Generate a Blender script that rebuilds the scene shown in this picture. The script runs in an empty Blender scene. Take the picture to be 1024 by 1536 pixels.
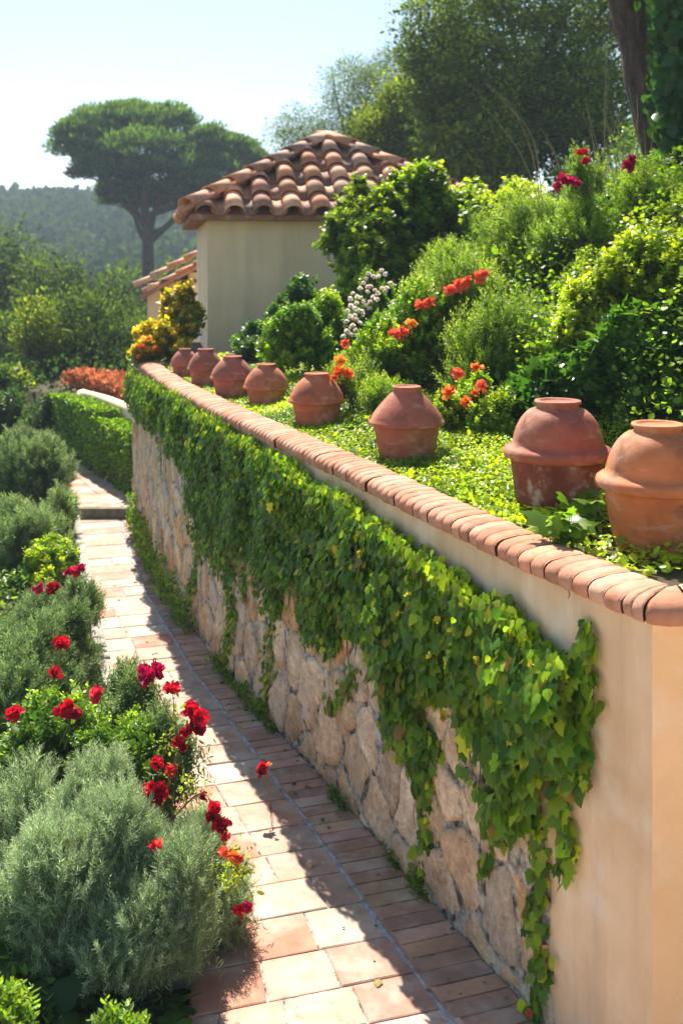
import bpy, math, random
import numpy as np
from mathutils import Vector, Matrix, noise as mnoise
R = math.radians
rng = np.random.default_rng(11); random.seed(11)
scene = bpy.context.scene
col = scene.collection
# ------------------------------------------------------------------ camera constants (photo measured)
F, CX, HY, HC = 1600.0, 512.0, 400.0, 3.08
def at(px, py, Y):                       # photo pixel + real distance -> point of the place
    return np.array([(px-CX)*Y/F, Y, HC-(py-HY)*Y/F])
def sm(a, b, x):
    t = np.clip((np.asarray(x, float)-a)/(b-a), 0, 1); return t*t*(3-2*t)
# ------------------------------------------------------------------ noise
_perm = rng.permutation(256)
def vnoise(P):
    P = np.asarray(P, float); i = np.floor(P).astype(int); f = P-i; f = f*f*(3-2*f)
    def h(a, b, c):
        return _perm[(_perm[(_perm[a & 255]+b) & 255]+c) & 255]/255.0
    r = 0
    for dx in (0, 1):
        for dy in (0, 1):
            for dz in (0, 1):
                w = (f[..., 0] if dx else 1-f[..., 0])*(f[..., 1] if dy else 1-f[..., 1])*(f[..., 2] if dz else 1-f[..., 2])
                r = r+w*h(i[..., 0]+dx, i[..., 1]+dy, i[..., 2]+dz)
    return r*2-1
def fbm(P, o=3):
    P = np.asarray(P, float); s = 0; a = 1.0; t = 0
    for k in range(o):
        s = s+a*vnoise(P*2**k+k*17.3); t += a; a *= .5
    return s/t
def unit(v):
    v = np.asarray(v, float); return v/np.maximum(np.linalg.norm(v, axis=-1, keepdims=True), 1e-9)
# ------------------------------------------------------------------ objects
def tag(o, label=None, cat=None, group=None, kind=None):
    for k, v in (('label', label), ('category', cat), ('group', group), ('kind', kind)):
        if v: o[k] = v
    return o
def empty(name, loc=(0, 0, 0), **k):
    o = bpy.data.objects.new(name, None); o.location = loc; o.empty_display_size = .2
    col.objects.link(o); return tag(o, **k)
def hsv(c, dv=0.0):
    return c
class MB:
    """collects polygons, with a base colour per vertex"""
    def __init__(s): s.V = []; s.C = []; s.F = []; s.n = 0; s.sm = []
    def add(s, V, faces, c=(1, 1, 1), smooth=True):
        V = np.asarray(V, float).reshape(-1, 3); c = np.asarray(c, float)
        if c.ndim == 1: c = np.tile(c, (len(V), 1))
        s.V.append(V); s.C.append(c)
        if isinstance(faces, np.ndarray): faces = [faces]
        if isinstance(faces, list) and faces and isinstance(faces[0], np.ndarray):
            for f in faces:
                if len(f): s.F.append(f+s.n); s.sm.append(smooth)
        else:
            by = {}
            for f in faces: by.setdefault(len(f), []).append(f)
            for k in by: s.F.append(np.array(by[k], int)+s.n); s.sm.append(smooth)
        s.n += len(V)
    def build(s, name, mat, parent=None, loc=None, **k):
        V = np.vstack(s.V); C = np.vstack(s.C)
        if loc is None: loc = (0, 0, 0)
        V = V-np.array(loc, float)
        me = bpy.data.meshes.new(name)
        me.vertices.add(len(V)); me.vertices.foreach_set('co', V.astype(np.float32).ravel())
        li = np.concatenate([f.ravel() for f in s.F]).astype(np.int32)
        tot = np.concatenate([np.full(len(f), f.shape[1]) for f in s.F]).astype(np.int32)
        smf = np.concatenate([np.full(len(f), b) for f, b in zip(s.F, s.sm)])
        st = np.concatenate([[0], np.cumsum(tot)[:-1]]).astype(np.int32)
        me.loops.add(len(li)); me.loops.foreach_set('vertex_index', li)
        me.polygons.add(len(tot)); me.polygons.foreach_set('loop_start', st)
        me.polygons.foreach_set('loop_total', tot); me.polygons.foreach_set('use_smooth', smf)
        a = me.color_attributes.new('Col', 'FLOAT_COLOR', 'POINT')
        a.data.foreach_set('color', np.hstack([C, np.ones((len(C), 1))]).astype(np.float32).ravel())
        me.update(calc_edges=True); me.validate()
        me.materials.append(mat)
        o = bpy.data.objects.new(name, me); col.objects.link(o)
        if parent is not None:
            o.parent = parent; o.location = np.array(loc)-np.array(parent.location) if k.pop('rel', True) else loc
        else: o.location = loc
        return tag(o, **k)
def frames(P):
    P = np.asarray(P, float); T = unit(np.gradient(P, axis=0)); ref = np.array([.13, .21, .97])
    if abs(unit(P[-1]-P[0])@unit(ref)) > .9: ref = np.array([1, .1, .05])
    A = unit(np.cross(T, ref)); B = np.cross(T, A); return T, A, B
def tube(mb, P, rad, sides=6, c=(1, 1, 1), cap=True, rough=0.0):
    P = np.asarray(P, float); rad = np.broadcast_to(np.asarray(rad, float), (len(P),)); T, A, B = frames(P)
    th = np.arange(sides)*2*np.pi/sides
    ring = A[:, None]*np.cos(th)[None, :, None]+B[:, None]*np.sin(th)[None, :, None]
    V = P[:, None]+ring*rad[:, None, None]
    if rough: V = V+ring*(fbm(V*5.0)*rough*rad[:, None])[..., None]
    V = V.reshape(-1, 3); n = len(P)
    i = np.arange(n-1)[:, None]*sides; j = np.arange(sides)[None]
    f = np.stack([i+j, i+(j+1) % sides, i+sides+(j+1) % sides, i+sides+j], -1).reshape(-1, 4)
    mb.add(V, f, c)
    if cap:
        mb.add(V[-sides:], [list(range(sides))], c); mb.add(V[:sides], [list(range(sides))[::-1]], c)
def curve(pts, n=12):
    pts = np.asarray(pts, float); k = len(pts)
    if k == 2: return pts[0]+(pts[1]-pts[0])*np.linspace(0, 1, n)[:, None]
    P = np.vstack([2*pts[0]-pts[1], pts, 2*pts[-1]-pts[-2]]); out = []
    for q in np.linspace(0, k-1-1e-6, n):
        i = int(q); t = q-i; a, b, c, d = P[i:i+4]
        out.append(.5*((2*b)+(-a+c)*t+(2*a-5*b+4*c-d)*t*t+(-a+3*b-3*c+d)*t**3))
    return np.array(out)
def lathe(mb, prof, seg=48, c=(1, 1, 1), wob=0.0, seed=0):
    prof = np.asarray(prof, float); th = np.arange(seg)*2*np.pi/seg; n = len(prof)
    V = np.stack([prof[:, 0][:, None]*np.cos(th), prof[:, 0][:, None]*np.sin(th), np.repeat(prof[:, 1][:, None], seg, 1)], -1)
    if wob: V[..., :2] *= (1+wob*fbm(V*5+seed, 2))[..., None]
    V = V.reshape(-1, 3); i = np.arange(n-1)[:, None]*seg; j = np.arange(seg)[None]
    f = np.stack([i+j, i+(j+1) % seg, i+seg+(j+1) % seg, i+seg+j], -1).reshape(-1, 4)
    mb.add(V, f, c)
def box(mb, lo, hi, c=(1, 1, 1), M=None):
    x0, y0, z0 = lo; x1, y1, z1 = hi
    V = np.array([(x0, y0, z0), (x1, y0, z0), (x1, y1, z0), (x0, y1, z0), (x0, y0, z1), (x1, y0, z1), (x1, y1, z1), (x0, y1, z1)], float)
    if M is not None: V = M(V)
    mb.add(V, [(0, 3, 2, 1), (4, 5, 6, 7), (0, 1, 5, 4), (1, 2, 6, 5), (2, 3, 7, 6), (3, 0, 4, 7)], c, smooth=False)
# ------------------------------------------------------------------ leaf templates: (width, length, normal)
def fan(outline, z=None):
    V = [(0, .42, .05)]+[(x, y, zz) for x, y, zz in outline]; n = len(outline)
    return np.array(V, float), np.array([(0, i+1, (i+1) % n+1) for i in range(n)])
TPL = {
 'ivy': fan([(0, 0, 0), (.22, -.06, -.02), (.50, .14, -.07), (.30, .38, .0), (.40, .66, -.07), (.15, .68, .01), (0, 1.0, -.10), (-.15, .68, .01), (-.40, .66, -.07), (-.30, .38, 0), (-.50, .14, -.07), (-.22, -.06, -.02)]),
 'heart': (np.array([(0, 0, .0), (.34, .05, -.06), (.42, .38, -.09), (.2, .75, -.06), (0, 1.0, -.10), (-.2, .75, -.06), (-.42, .38, -.09), (-.34, .05, -.06), (0, .4, .03)], float),
           np.array([(8, 0, 1), (8, 1, 2), (8, 2, 3), (8, 3, 4), (8, 4, 5), (8, 5, 6), (8, 6, 7), (8, 7, 0)])),
 'oval': (np.array([(0, 0, 0), (.22, .35, -.06), (.18, .72, -.08), (0, 1, -.05), (-.18, .72, -.08), (-.22, .35, -.06)], float),
          np.array([(0, 1, 2), (0, 2, 3), (0, 3, 4), (0, 4, 5)])),
 'round': (np.array([(0, 0, 0), (.36, .3, -.08), (.3, .75, -.1), (0, 1, -.05), (-.3, .75, -.1), (-.36, .3, -.08)], float),
          np.array([(0, 1, 2), (0, 2, 3), (0, 3, 4), (0, 4, 5)])),
 'slim': (np.array([(0, 0, 0), (.11, .45, -.03), (0, 1, 0), (-.11, .45, -.03)], float), np.array([(0, 1, 2), (0, 2, 3)])),
 'thin': (np.array([(-.04, 0, 0), (.04, 0, 0), (0, 1, .03)], float), np.array([(0, 1, 2)])),
 'needle': (np.array([(0, 0, 0), (.07, .4, 0), (0, 1, 0), (-.07, .4, 0)], float), np.array([(0, 1, 2), (0, 2, 3)])),
 'clump': (np.array([(0, 0, .1), (.5, .2, -.1), (.3, .8, .1), (-.1, 1, -.15), (-.5, .6, .1), (-.35, .1, -.1)], float),
          np.array([(0, 1, 2), (0, 2, 3), (0, 3, 4), (0, 4, 5)])),
 'petal': (np.array([(0, 0, 0), (.38, .45, .12), (.42, .85, .02), (.1, 1.0, -.1), (-.15, .92, .05), (-.42, .8, -.05), (-.36, .4, .1), (0, .55, -.05)], float),
          np.array([(7, 0, 1), (7, 1, 2), (7, 2, 3), (7, 3, 4), (7, 4, 5), (7, 5, 6), (7, 6, 0)])),
}
def cloud(mb, P, D, N, S, C, tpl):
    """many leaves: position, axis, face normal, size, colour"""
    tv, tf = TPL[tpl]; n = len(P)
    if n == 0: return
    D = unit(D); W = unit(np.cross(D, N)); N = np.cross(W, D); S = np.broadcast_to(np.asarray(S, float), (n,))
    V = P[:, None]+(W[:, None]*tv[None, :, :1]+D[:, None]*tv[None, :, 1:2]+N[:, None]*tv[None, :, 2:3])*S[:, None, None]
    f = (np.arange(n)[:, None, None]*len(tv)+tf[None]).reshape(-1, tf.shape[1])
    mb.add(V.reshape(-1, 3), f, np.repeat(C, len(tv), 0), smooth=tpl not in ('needle', 'thin'))
def randdir(n):
    return unit(rng.normal(size=(n, 3)))
def mixc(a, b, t):
    t = np.asarray(t)[..., None]; return np.asarray(a)*(1-t)+np.asarray(b)*t
def vary(C, amt=.25, hue=.12):
    n = len(C); g = np.exp(rng.normal(0, amt, (n, 1))); h = np.exp(rng.normal(0, hue, (n, 3))*np.array([1, .3, 1])); return np.clip(C*g*h, 0, .95)
# ------------------------------------------------------------------ materials
def nodes(m):
    m.use_nodes = True; nt = m.node_tree; nt.nodes.clear(); return nt, nt.nodes, nt.links
def noise_n(nt, vec, scale, detail=4, rough=.6):
    n = nt.nodes.new('ShaderNodeTexNoise'); n.inputs['Scale'].default_value = scale
    n.inputs['Detail'].default_value = detail; n.inputs['Roughness'].default_value = rough
    nt.links.new(vec, n.inputs['Vector']); return n
def ramp(nt, fac, stops):
    r = nt.nodes.new('ShaderNodeValToRGB'); nt.links.new(fac, r.inputs[0]); e = r.color_ramp.elements
    while len(e) < len(stops): e.new(.5)
    for k, (p, c) in enumerate(stops):
        e[k].position = p; e[k].color = (*c, 1) if len(c) == 3 else c
    return r
def mixrgb(nt, mode, fac, a, b):
    m = nt.nodes.new('ShaderNodeMix'); m.data_type = 'RGBA'; m.blend_type = mode
    for s, v in ((m.inputs[0], fac), (m.inputs[6], a), (m.inputs[7], b)):
        if isinstance(v, bpy.types.NodeSocket): nt.links.new(v, s)
        elif isinstance(v, (int, float)): s.default_value = v
        else: s.default_value = (*v, 1)
    return m.outputs[2]
def leaf_mat(name, trans=.45, rough=.45, tint=(1.25, 1.35, .45), spec=.35, warm=(1.18, 1.2, .62)):
    m = bpy.data.materials.new(name); nt, N, L = nodes(m)
    out = N.new('ShaderNodeOutputMaterial'); a = N.new('ShaderNodeAttribute'); a.attribute_name = 'Col'
    b = N.new('ShaderNodeBsdfPrincipled'); b.inputs['Roughness'].default_value = rough; b.inputs['Specular IOR Level'].default_value = spec
    c1 = mixrgb(nt, 'MULTIPLY', 1.0, a.outputs['Color'], warm); L.new(c1, b.inputs['Base Color'])
    t = N.new('ShaderNodeBsdfTranslucent'); c2 = mixrgb(nt, 'MULTIPLY', 1.0, c1, tint); L.new(c2, t.inputs['Color'])
    # mix > 1 colours: brighten transmitted light of thin leaves
    g = N.new('ShaderNodeMixShader'); g.inputs[0].default_value = trans
    L.new(b.outputs[0], g.inputs[1]); L.new(t.outputs[0], g.inputs[2]); L.new(g.outputs[0], out.inputs[0]); return m
def surf_mat(name, base=None, rough=.85, attr=False, layers=(), bumps=(), spec=.3, objrand=0.0, coords='Object'):
    """layers: (mode, strength, scale, detail, lo, hi, colorA, colorB); bumps: (scale, strength, distance)"""
    m = bpy.data.materials.new(name); nt, N, L = nodes(m)
    out = N.new('ShaderNodeOutputMaterial'); b = N.new('ShaderNodeBsdfPrincipled'); tc = N.new('ShaderNodeTexCoord'); v = tc.outputs[coords]
    b.inputs['Roughness'].default_value = rough; b.inputs['Specular IOR Level'].default_value = spec
    if attr:
        a = N.new('ShaderNodeAttribute'); a.attribute_name = 'Col'; c = a.outputs['Color']
    else:
        q = N.new('ShaderNodeRGB'); q.outputs[0].default_value = (*base, 1); c = q.outputs[0]
    if objrand:
        oi = N.new('ShaderNodeObjectInfo'); r = ramp(nt, oi.outputs['Random'], [(0, (1-objrand,)*3), (1, (1+objrand, 1, 1-objrand*.3))]); c = mixrgb(nt, 'MULTIPLY', 1.0, c, r.outputs[0])
    for mode, s, scale, det, lo, hi, ca, cb in layers:
        sc = scale; vv = v
        if isinstance(scale, tuple):
            mp = N.new('ShaderNodeMapping'); L.new(v, mp.inputs[0]); mp.inputs['Scale'].default_value = scale; vv = mp.outputs[0]; sc = 1.0
        n = noise_n(nt, vv, sc, det); r = ramp(nt, n.outputs[0], [(lo, ca), (hi, cb)])
        if mode == 'MIX':   # cb colour mixed in where noise is high
            r = ramp(nt, n.outputs[0], [(lo, (0, 0, 0)), (hi, (s, s, s))]); c = mixrgb(nt, 'MIX', r.outputs[0], c, cb)
        else: c = mixrgb(nt, mode, s, c, r.outputs[0])
    L.new(c, b.inputs['Base Color']); last = None
    for scale, st, dist in bumps:
        n = noise_n(nt, v, scale, 5, .65); bp = N.new('ShaderNodeBump'); bp.inputs['Strength'].default_value = st; bp.inputs['Distance'].default_value = dist
        L.new(n.outputs[0], bp.inputs['Height'])
        if last is not None: L.new(last, bp.inputs['Normal'])
        last = bp.outputs[0]
    if last is not None: L.new(last, b.inputs['Normal'])
    L.new(b.outputs[0], out.inputs[0]); return m
W1 = (1, 1, 1)
M = {}
M['leaf'] = leaf_mat('leaf', .5, tint=(1.9, 1.9, .7))
M['leaf_gloss'] = leaf_mat('leaf_gloss', .48, .38, tint=(1.7, 1.7, .7), spec=.3)
M['leaf_grey'] = leaf_mat('leaf_grey', .42, .6, (1.5, 1.5, 1.0), .25, (1.12, 1.16, 1.0))
M['leaf_far'] = leaf_mat('leaf_far', .42, .75, (1.6, 1.6, .75), .08, (1.0, 1.08, .8))
M['petal'] = leaf_mat('petal', .35, .6, (1.3, 1.1, 1.1), .2, (1, 1, 1))
M['dry'] = leaf_mat('dry', .3, .7, (1, 1, .8), .2, (1, 1, 1))
M['bark'] = surf_mat('bark', (.10, .07, .055), .95, layers=[('MULTIPLY', 1, (14, 14, 3), 6, .35, .7, (.45, .42, .4), (1.5, 1.4, 1.35))], bumps=[(22, .9, .03), (6, .7, .05)])
M['stem'] = surf_mat('stem', (.12, .10, .05), .8, attr=True)
M['stucco'] = surf_mat('stucco', (.90, .66, .42), .92,
    layers=[('MULTIPLY', .8, 1.3, 5, .3, .75, (.70, .62, .54), (1.1, 1.1, 1.12)), ('MULTIPLY', .9, (6, 6, .6), 7, .35, .7, (.86, .78, .72), (1.06, 1.06, 1.06)), ('MIX', .5, (9, 9, .9), 6, .55, .70, W1, (.55, .42, .30)), ('MIX', .45, 3.1, 7, .52, .68, W1, (.86, .76, .62))],
    bumps=[(55, .25, .006), (9, .35, .012)])
M['stucco_warm'] = surf_mat('stucco_warm', (.90, .55, .29), .92,
    layers=[('MULTIPLY', .9, 1.6, 6, .3, .75, (.84, .78, .7), (1.1, 1.08, 1.06)), ('MIX', .5, 2.3, 7, .50, .66, W1, (.84, .68, .50))], bumps=[(55, .25, .006), (9, .35, .012)])
M['plaster'] = surf_mat('plaster', (.86, .69, .44), .92, layers=[('MIX', .35, (3, 3, .35), 6, .52, .68, W1, (.55, .45, .32)), ('MULTIPLY', .7, 1.1, 6, .3, .75, (.84, .82, .8), (1.08, 1.06, 1.04)), ('MULTIPLY', .5, (4, 4, .5), 6, .35, .7, (.86, .84, .8), (1.04, 1.04, 1.04))], bumps=[(30, .3, .01), (5, .3, .03)])
M['mortar'] = surf_mat('mortar', (.46, .41, .35), .97, layers=[('MULTIPLY', 1, 16, 8, .38, .6, (.22, .19, .17), (1.5, 1.48, 1.45)), ('MIX', .6, 2.2, 6, .55, .75, W1, (.16, .13, .11))], bumps=[(45, .9, .02), (14, .8, .03)])
M['stone'] = surf_mat('stone', attr=True, rough=.88,
    layers=[('MULTIPLY', 1, 7, 7, .3, .72, (.58, .50, .43), (1.25, 1.22, 1.2)), ('MULTIPLY', .8, 34, 7, .35, .65, (.72, .68, .64), (1.2, 1.18, 1.15)), ('MIX', .7, (4, 4, 2.4), 8, .52, .66, W1, (.62, .54, .44)), ('MIX', .6, 16, 6, .60, .70, W1, (.16, .12, .09)), ('MIX', .5, 5.5, 5, .55, .68, W1, (.56, .29, .13))],
    bumps=[(70, .7, .010), (14, .9, .03)])
M['coping'] = surf_mat('coping', attr=True, rough=.85,
    layers=[('MULTIPLY', .9, 11, 7, .3, .72, (.72, .66, .64), (1.18, 1.16, 1.14)), ('MIX', .4, 6, 7, .50, .66, W1, (.62, .42, .31)), ('MIX', .5, 23, 6, .60, .70, W1, (.12, .08, .06))], bumps=[(70, .35, .004), (16, .4, .008)])
M['paver'] = surf_mat('paver', attr=True, rough=.82,
    layers=[('MULTIPLY', .9, 7, 7, .3, .72, (.70, .66, .62), (1.16, 1.14, 1.12)), ('MULTIPLY', .8, 1.6, 5, .35, .65, (.84, .80, .76), (1.06, 1.06, 1.06)), ('MIX', .45, 3.7, 7, .50, .66, W1, (.62, .54, .46)), ('MIX', .5, 19, 6, .59, .70, W1, (.2, .15, .12))], bumps=[(60, .3, .004), (10, .35, .008)])
M['joint'] = surf_mat('joint', (.40, .40, .41), .95, layers=[('MULTIPLY', 1, 21, 6, .3, .7, (.5, .5, .5), (1.45, 1.45, 1.5))], bumps=[(60, .8, .01)])
M['terracotta'] = surf_mat('terracotta', attr=True, rough=.78, objrand=.07,
    layers=[('MULTIPLY', .9, 5, 7, .3, .72, (.68, .60, .58), (1.2, 1.16, 1.12)), ('MIX', .6, 4.1, 8, .50, .64, W1, (.62, .33, .20)), ('MIX', .6, 7, 8, .54, .66, W1, (.16, .065, .045)), ('MIX', .35, (6, 6, 14), 8, .58, .68, W1, (.68, .46, .33))],
    bumps=[(60, .25, .004), (8, .35, .01)])
M['terracotta_old'] = surf_mat('terracotta_old', attr=True, rough=.82, objrand=.05,
    layers=[('MULTIPLY', 1, 5, 7, .3, .72, (.5, .42, .4), (1.2, 1.1, 1.05)), ('MIX', .55, 6.3, 8, .50, .64, W1, (.42, .28, .22)), ('MIX', .6, 3.1, 8, .53, .62, W1, (.12, .05, .035)), ('MIX', .6, 11, 8, .57, .66, W1, (.50, .42, .36))],
    bumps=[(60, .35, .005), (8, .5, .012)])
M['rooftile'] = surf_mat('rooftile', attr=True, rough=.8,
    layers=[('MULTIPLY', .9, 5, 7, .3, .72, (.5, .43, .40), (1.22, 1.18, 1.15)), ('MIX', .5, 3.3, 7, .52, .68, W1, (.30, .22, .18)), ('MIX', .5, 8, 6, .55, .68, W1, (.68, .50, .36))], bumps=[(30, .4, .01)])
M['soil'] = surf_mat('soil', (.085, .062, .042), .97, layers=[('MULTIPLY', 1, 3, 7, .3, .72, (.5, .5, .45), (1.6, 1.5, 1.4)), ('MIX', .85, .8, 6, .42, .62, W1, (.045, .075, .02)), ('MIX', .6, 26, 5, .62, .75, W1, (.2, .16, .11))], bumps=[(20, 1, .03), (3, .6, .1)])
M['kerbstone'] = surf_mat('kerbstone', (.40, .37, .32), .9, layers=[('MULTIPLY', 1, 8, 6, .3, .7, (.6, .58, .55), (1.2, 1.2, 1.2))], bumps=[(30, .5, .01)])
M['stepstone'] = surf_mat('stepstone', (.22, .19, .14), .95, layers=[('MULTIPLY', 1, 8, 6, .3, .7, (.5, .5, .45), (1.3, 1.3, 1.2))], bumps=[(30, .6, .02)])
M['bounce_ground'] = surf_mat('bounce_ground', (.66, .55, .43), .9, layers=[('MULTIPLY', .8, 2, 6, .3, .72, (.8, .78, .75), (1.1, 1.1, 1.1))], bumps=[(30, .4, .01)])  # pale tone for the added reflecting ground
M['wood'] = surf_mat('wood', (.16, .08, .045), .7)
# ------------------------------------------------------------------ layout: the wall line, its coping and the path
_WY = np.array([3.30, 3.746, 4.41, 5.30, 6.12, 6.83, 8.21, 10.2, 12.3, 13.6, 16.0, 20.0, 24.0])
_WX = np.array([1.285, 1.091, .794, .392, .031, -.300, -.920, -1.66, -2.283, -2.63, -3.02, -3.62, -4.2])
_CZ = np.array([1.835, 1.835, 1.822, 1.842, 1.865, 1.882, 1.908, 1.905, 1.888, 1.872, 1.86, 1.86, 1.86])
def wx(Y): return np.interp(Y, _WY, _WX)
def cz(Y): return np.interp(Y, _WY, _CZ)
YC = 3.746
_ys = np.linspace(YC, 13.6, 400); _xs = wx(_ys)
for _ in range(60): _xs[1:-1] = (_xs[:-2]+_xs[2:])/2*.5+_xs[1:-1]*.5
_ss = np.concatenate([[0], np.cumsum(np.hypot(np.diff(_xs), np.diff(_ys)))]); SL = _ss[-1]
def wallP(s):
    s = np.asarray(s, float); y = np.interp(s, _ss, _ys); x = np.interp(s, _ss, _xs)
    e = .02; y2 = np.interp(s+e, _ss, _ys); x2 = np.interp(s+e, _ss, _xs); y1 = np.interp(s-e, _ss, _ys); x1 = np.interp(s-e, _ss, _xs)
    t = unit(np.stack([x2-x1, y2-y1], -1)); nrm = np.stack([-t[..., 1], t[..., 0]], -1)     # outward (towards the path)
    return np.stack([x, y], -1), t, nrm
def w3(s, z, out=0.0):
    p, t, n = wallP(s); out = np.asarray(out, float)
    q = p+n*np.broadcast_to(out, p.shape[:-1])[..., None]
    return np.concatenate([q, np.broadcast_to(np.asarray(z, float), p.shape[:-1])[..., None]], -1)
def px_s(px):
    """arc length of the wall point seen in photo column px"""
    cols = CX+_xs/_ys*F; return np.interp(-np.asarray(px, float), -cols, _ss)
def px_z(px, py):
    Y = np.interp(px_s(px), _ss, _ys); return HC-(np.asarray(py, float)-HY)*Y/F
_LY = np.array([1.0, 3.4, 4.4, 5.05, 6.1, 7.0, 8.0, 8.8, 13.0, 16.3, 18.5, 22])
_LX = np.array([-.75, -.75, -.62, -.68, -.98, -1.35, -1.70, -1.96, -3.19, -4.55, -6.0, -9.0])
def lx(Y): return np.interp(Y, _LY, _LX)
_HYs = np.array([13.65, 14.6, 16.3, 17.6, 19.5, 22]); _HXs = np.array([-2.66, -3.16, -4.08, -5.0, -6.9, -9.6])
def hx(Y): return np.interp(Y, _HYs, _HXs)
def hprof(Y, X):
    return (1-sm(10.5, 13.0, Y))*(1-sm(2.0, 3.0, X))+sm(2.0, 3.0, X)
def terr(X, Y):
    p = (X-wx(Y))*.91
    rise = .58*np.clip(p-1.5, 0, None); rise = np.minimum(rise, 2.5+.03*p)
    f = np.where(Y > 10.5, np.maximum(1-sm(10.5, 13.0, Y), sm(2.2, 4.2, X)), 1.0)
    z = cz(np.clip(Y, 3.8, 13.6))+.02+rise*f
    z = z+.0+.03*fbm(np.stack([X*1.3, Y*1.3, X*0], -1))*sm(.3, 1., p)
    drop = sm(21, 34, Y)*(1-sm(-1, 6, X)); drop2 = sm(38, 60, Y)
    return z*(1-np.maximum(drop, drop2))+(-4)*np.maximum(drop, drop2)
def left_ground(X, Y):
    q = lx(Y)-X
    z = np.where(Y > 13.02, .09, -.03)+np.where(q > 0, -.02-.0*q, 0)
    z = z-4.0*sm(2.5, 16, q+np.clip(Y-19, 0, 20)*1.2)
    up = (Y > 13.8) & (X > hx(Y)+.18)
    z = np.where(up, .93-3.5*sm(21, 34, Y), z)
    hill = sm(85, 215, Y+.12*np.abs(X+40))*(15.0+1.8*fbm(np.stack([X*.02, Y*.02, X*0+3], -1))+.018*np.clip(-X-30, -40, 120))
    return z+hill
def ground_z(X, Y):
    X = np.asarray(X, float); Y = np.asarray(Y, float)
    return np.where((X > wx(Y)+.14) & (Y > 3.9), terr(X, Y)+sm(85, 215, Y)*15.0, left_ground(X, Y))
# ------------------------------------------------------------------ ground sheet
pc = np.concatenate([[-2500, -1200, -600], np.arange(-320, -80, 12), np.arange(-80, -24, 4), np.arange(-24, -10, 1), np.arange(-10, 0, .25), [-.02, .13, .15], np.arange(.4, 8, .2), np.arange(8, 20, 1), np.arange(20, 80, 5), np.arange(80, 330, 16), [700, 1500, 2500]])
rows = np.concatenate([[-2500, -600, -100, -20, -4, 0, 2, 3, 3.6, 3.885, 3.915], np.arange(4.1, 12.9, .22), [12.99, 13.03], np.arange(13.2, 24, .22), np.arange(24.5, 40, 1.5), np.arange(42, 84, 6), np.arange(84, 330, 7), [400, 700, 1400, 2600]])
PP, YY = np.meshgrid(pc, rows); wl = np.where(YY > 24, -4.2, wx(YY)); XX = wl+PP
ZZ = ground_z(XX, YY)
mb = MB(); nr, nc = XX.shape
i = np.arange(nr-1)[:, None]*nc; j = np.arange(nc-1)[None]
mb.add(np.stack([XX, YY, ZZ], -1).reshape(-1, 3), np.stack([i+j, i+j+1, i+nc+j+1, i+nc+j], -1).reshape(-1, 4))
mb.build('ground', M['soil'], kind='structure')
# ------------------------------------------------------------------ path: mortar sheet, pavers, brick border, joint strip
def bord(Y): return np.interp(Y, [3, 4.5, 5.05, 6.43, 7.55, 9, 14], [.36, .335, .315, .27, .23, .215, .20])
path = empty('path', (0, 0, 0), kind='structure')
mb = MB()
ys = np.arange(2.36, 13.01, .2); ys[-1] = 13.0
L_ = np.stack([lx(ys), ys, ys*0+.006], -1); R_ = np.stack([wx(ys)+.1, ys, ys*0+.006], -1); R_[ys < YC, 0] = 3.0
V = np.stack([L_, R_], 1).reshape(-1, 3); k = np.arange(len(ys)-1)[:, None]*2
mb.add(V, np.hstack([k, k+1, k+3, k+2]))
ys = np.concatenate([np.arange(13.0, 18.6, .3)]); L_ = np.stack([lx(ys), ys, ys*0+.124], -1); R_ = np.stack([np.maximum(np.where(ys < 13.66, wx(ys)+.05, hx(ys)+.12), lx(ys)+.02), ys, ys*0+.124], -1)
V = np.stack([L_, R_], 1).reshape(-1, 3); k = np.arange(len(ys)-1)[:, None]*2
mb.add(V, np.hstack([k, k+1, k+3, k+2]))
mb.build('mortar_bed', M['mortar'], path)
def slab(mb, q, z0, z1, c, bev=.006):
    """q: 4 plan corners (ccw) -> thin slab with a bevelled edge"""
    q = np.asarray(q, float); cen = q.mean(0); d = q-cen; L = np.linalg.norm(d, axis=1, keepdims=True); qi = cen+d*(1-bev*1.5/L)
    V = np.vstack([np.c_[q, np.full(4, z0)], np.c_[q, np.full(4, z1-bev*.6)], np.c_[qi, np.full(4, z1)]])
    V[8:, 2] += rng.normal(0, .0012, 4)
    f = [(8, 9, 10, 11)]
    for a in range(4):
        b = (a+1) % 4; f += [(a, b, 4+b, 4+a), (4+a, 4+b, 8+b, 8+a)]
    mb.add(V, f, c, smooth=False)
PAV = np.array([.88, .80, .78])*np.array([(.58, .42, .33), (.60, .47, .37), (.62, .52, .42), (.55, .36, .28), (.64, .55, .46), (.56, .50, .42), (.56, .30, .21)])
PW = np.array([.2, .22, .2, .13, .12, .07, .06])
def border_x(Y): return np.where(Y < 13.05, wx(Y), hx(np.maximum(Y, 13.66)))-bord(Y)/.9
mbp = MB(); mbb = MB()
tdir = unit(np.array([-.42, .9])); 
def dirn(Y):                             # local direction of the wall
    t = np.array([wx(Y+.3)-wx(Y-.3), .6]); return unit(t)
Y = 2.4; row = 0
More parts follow.
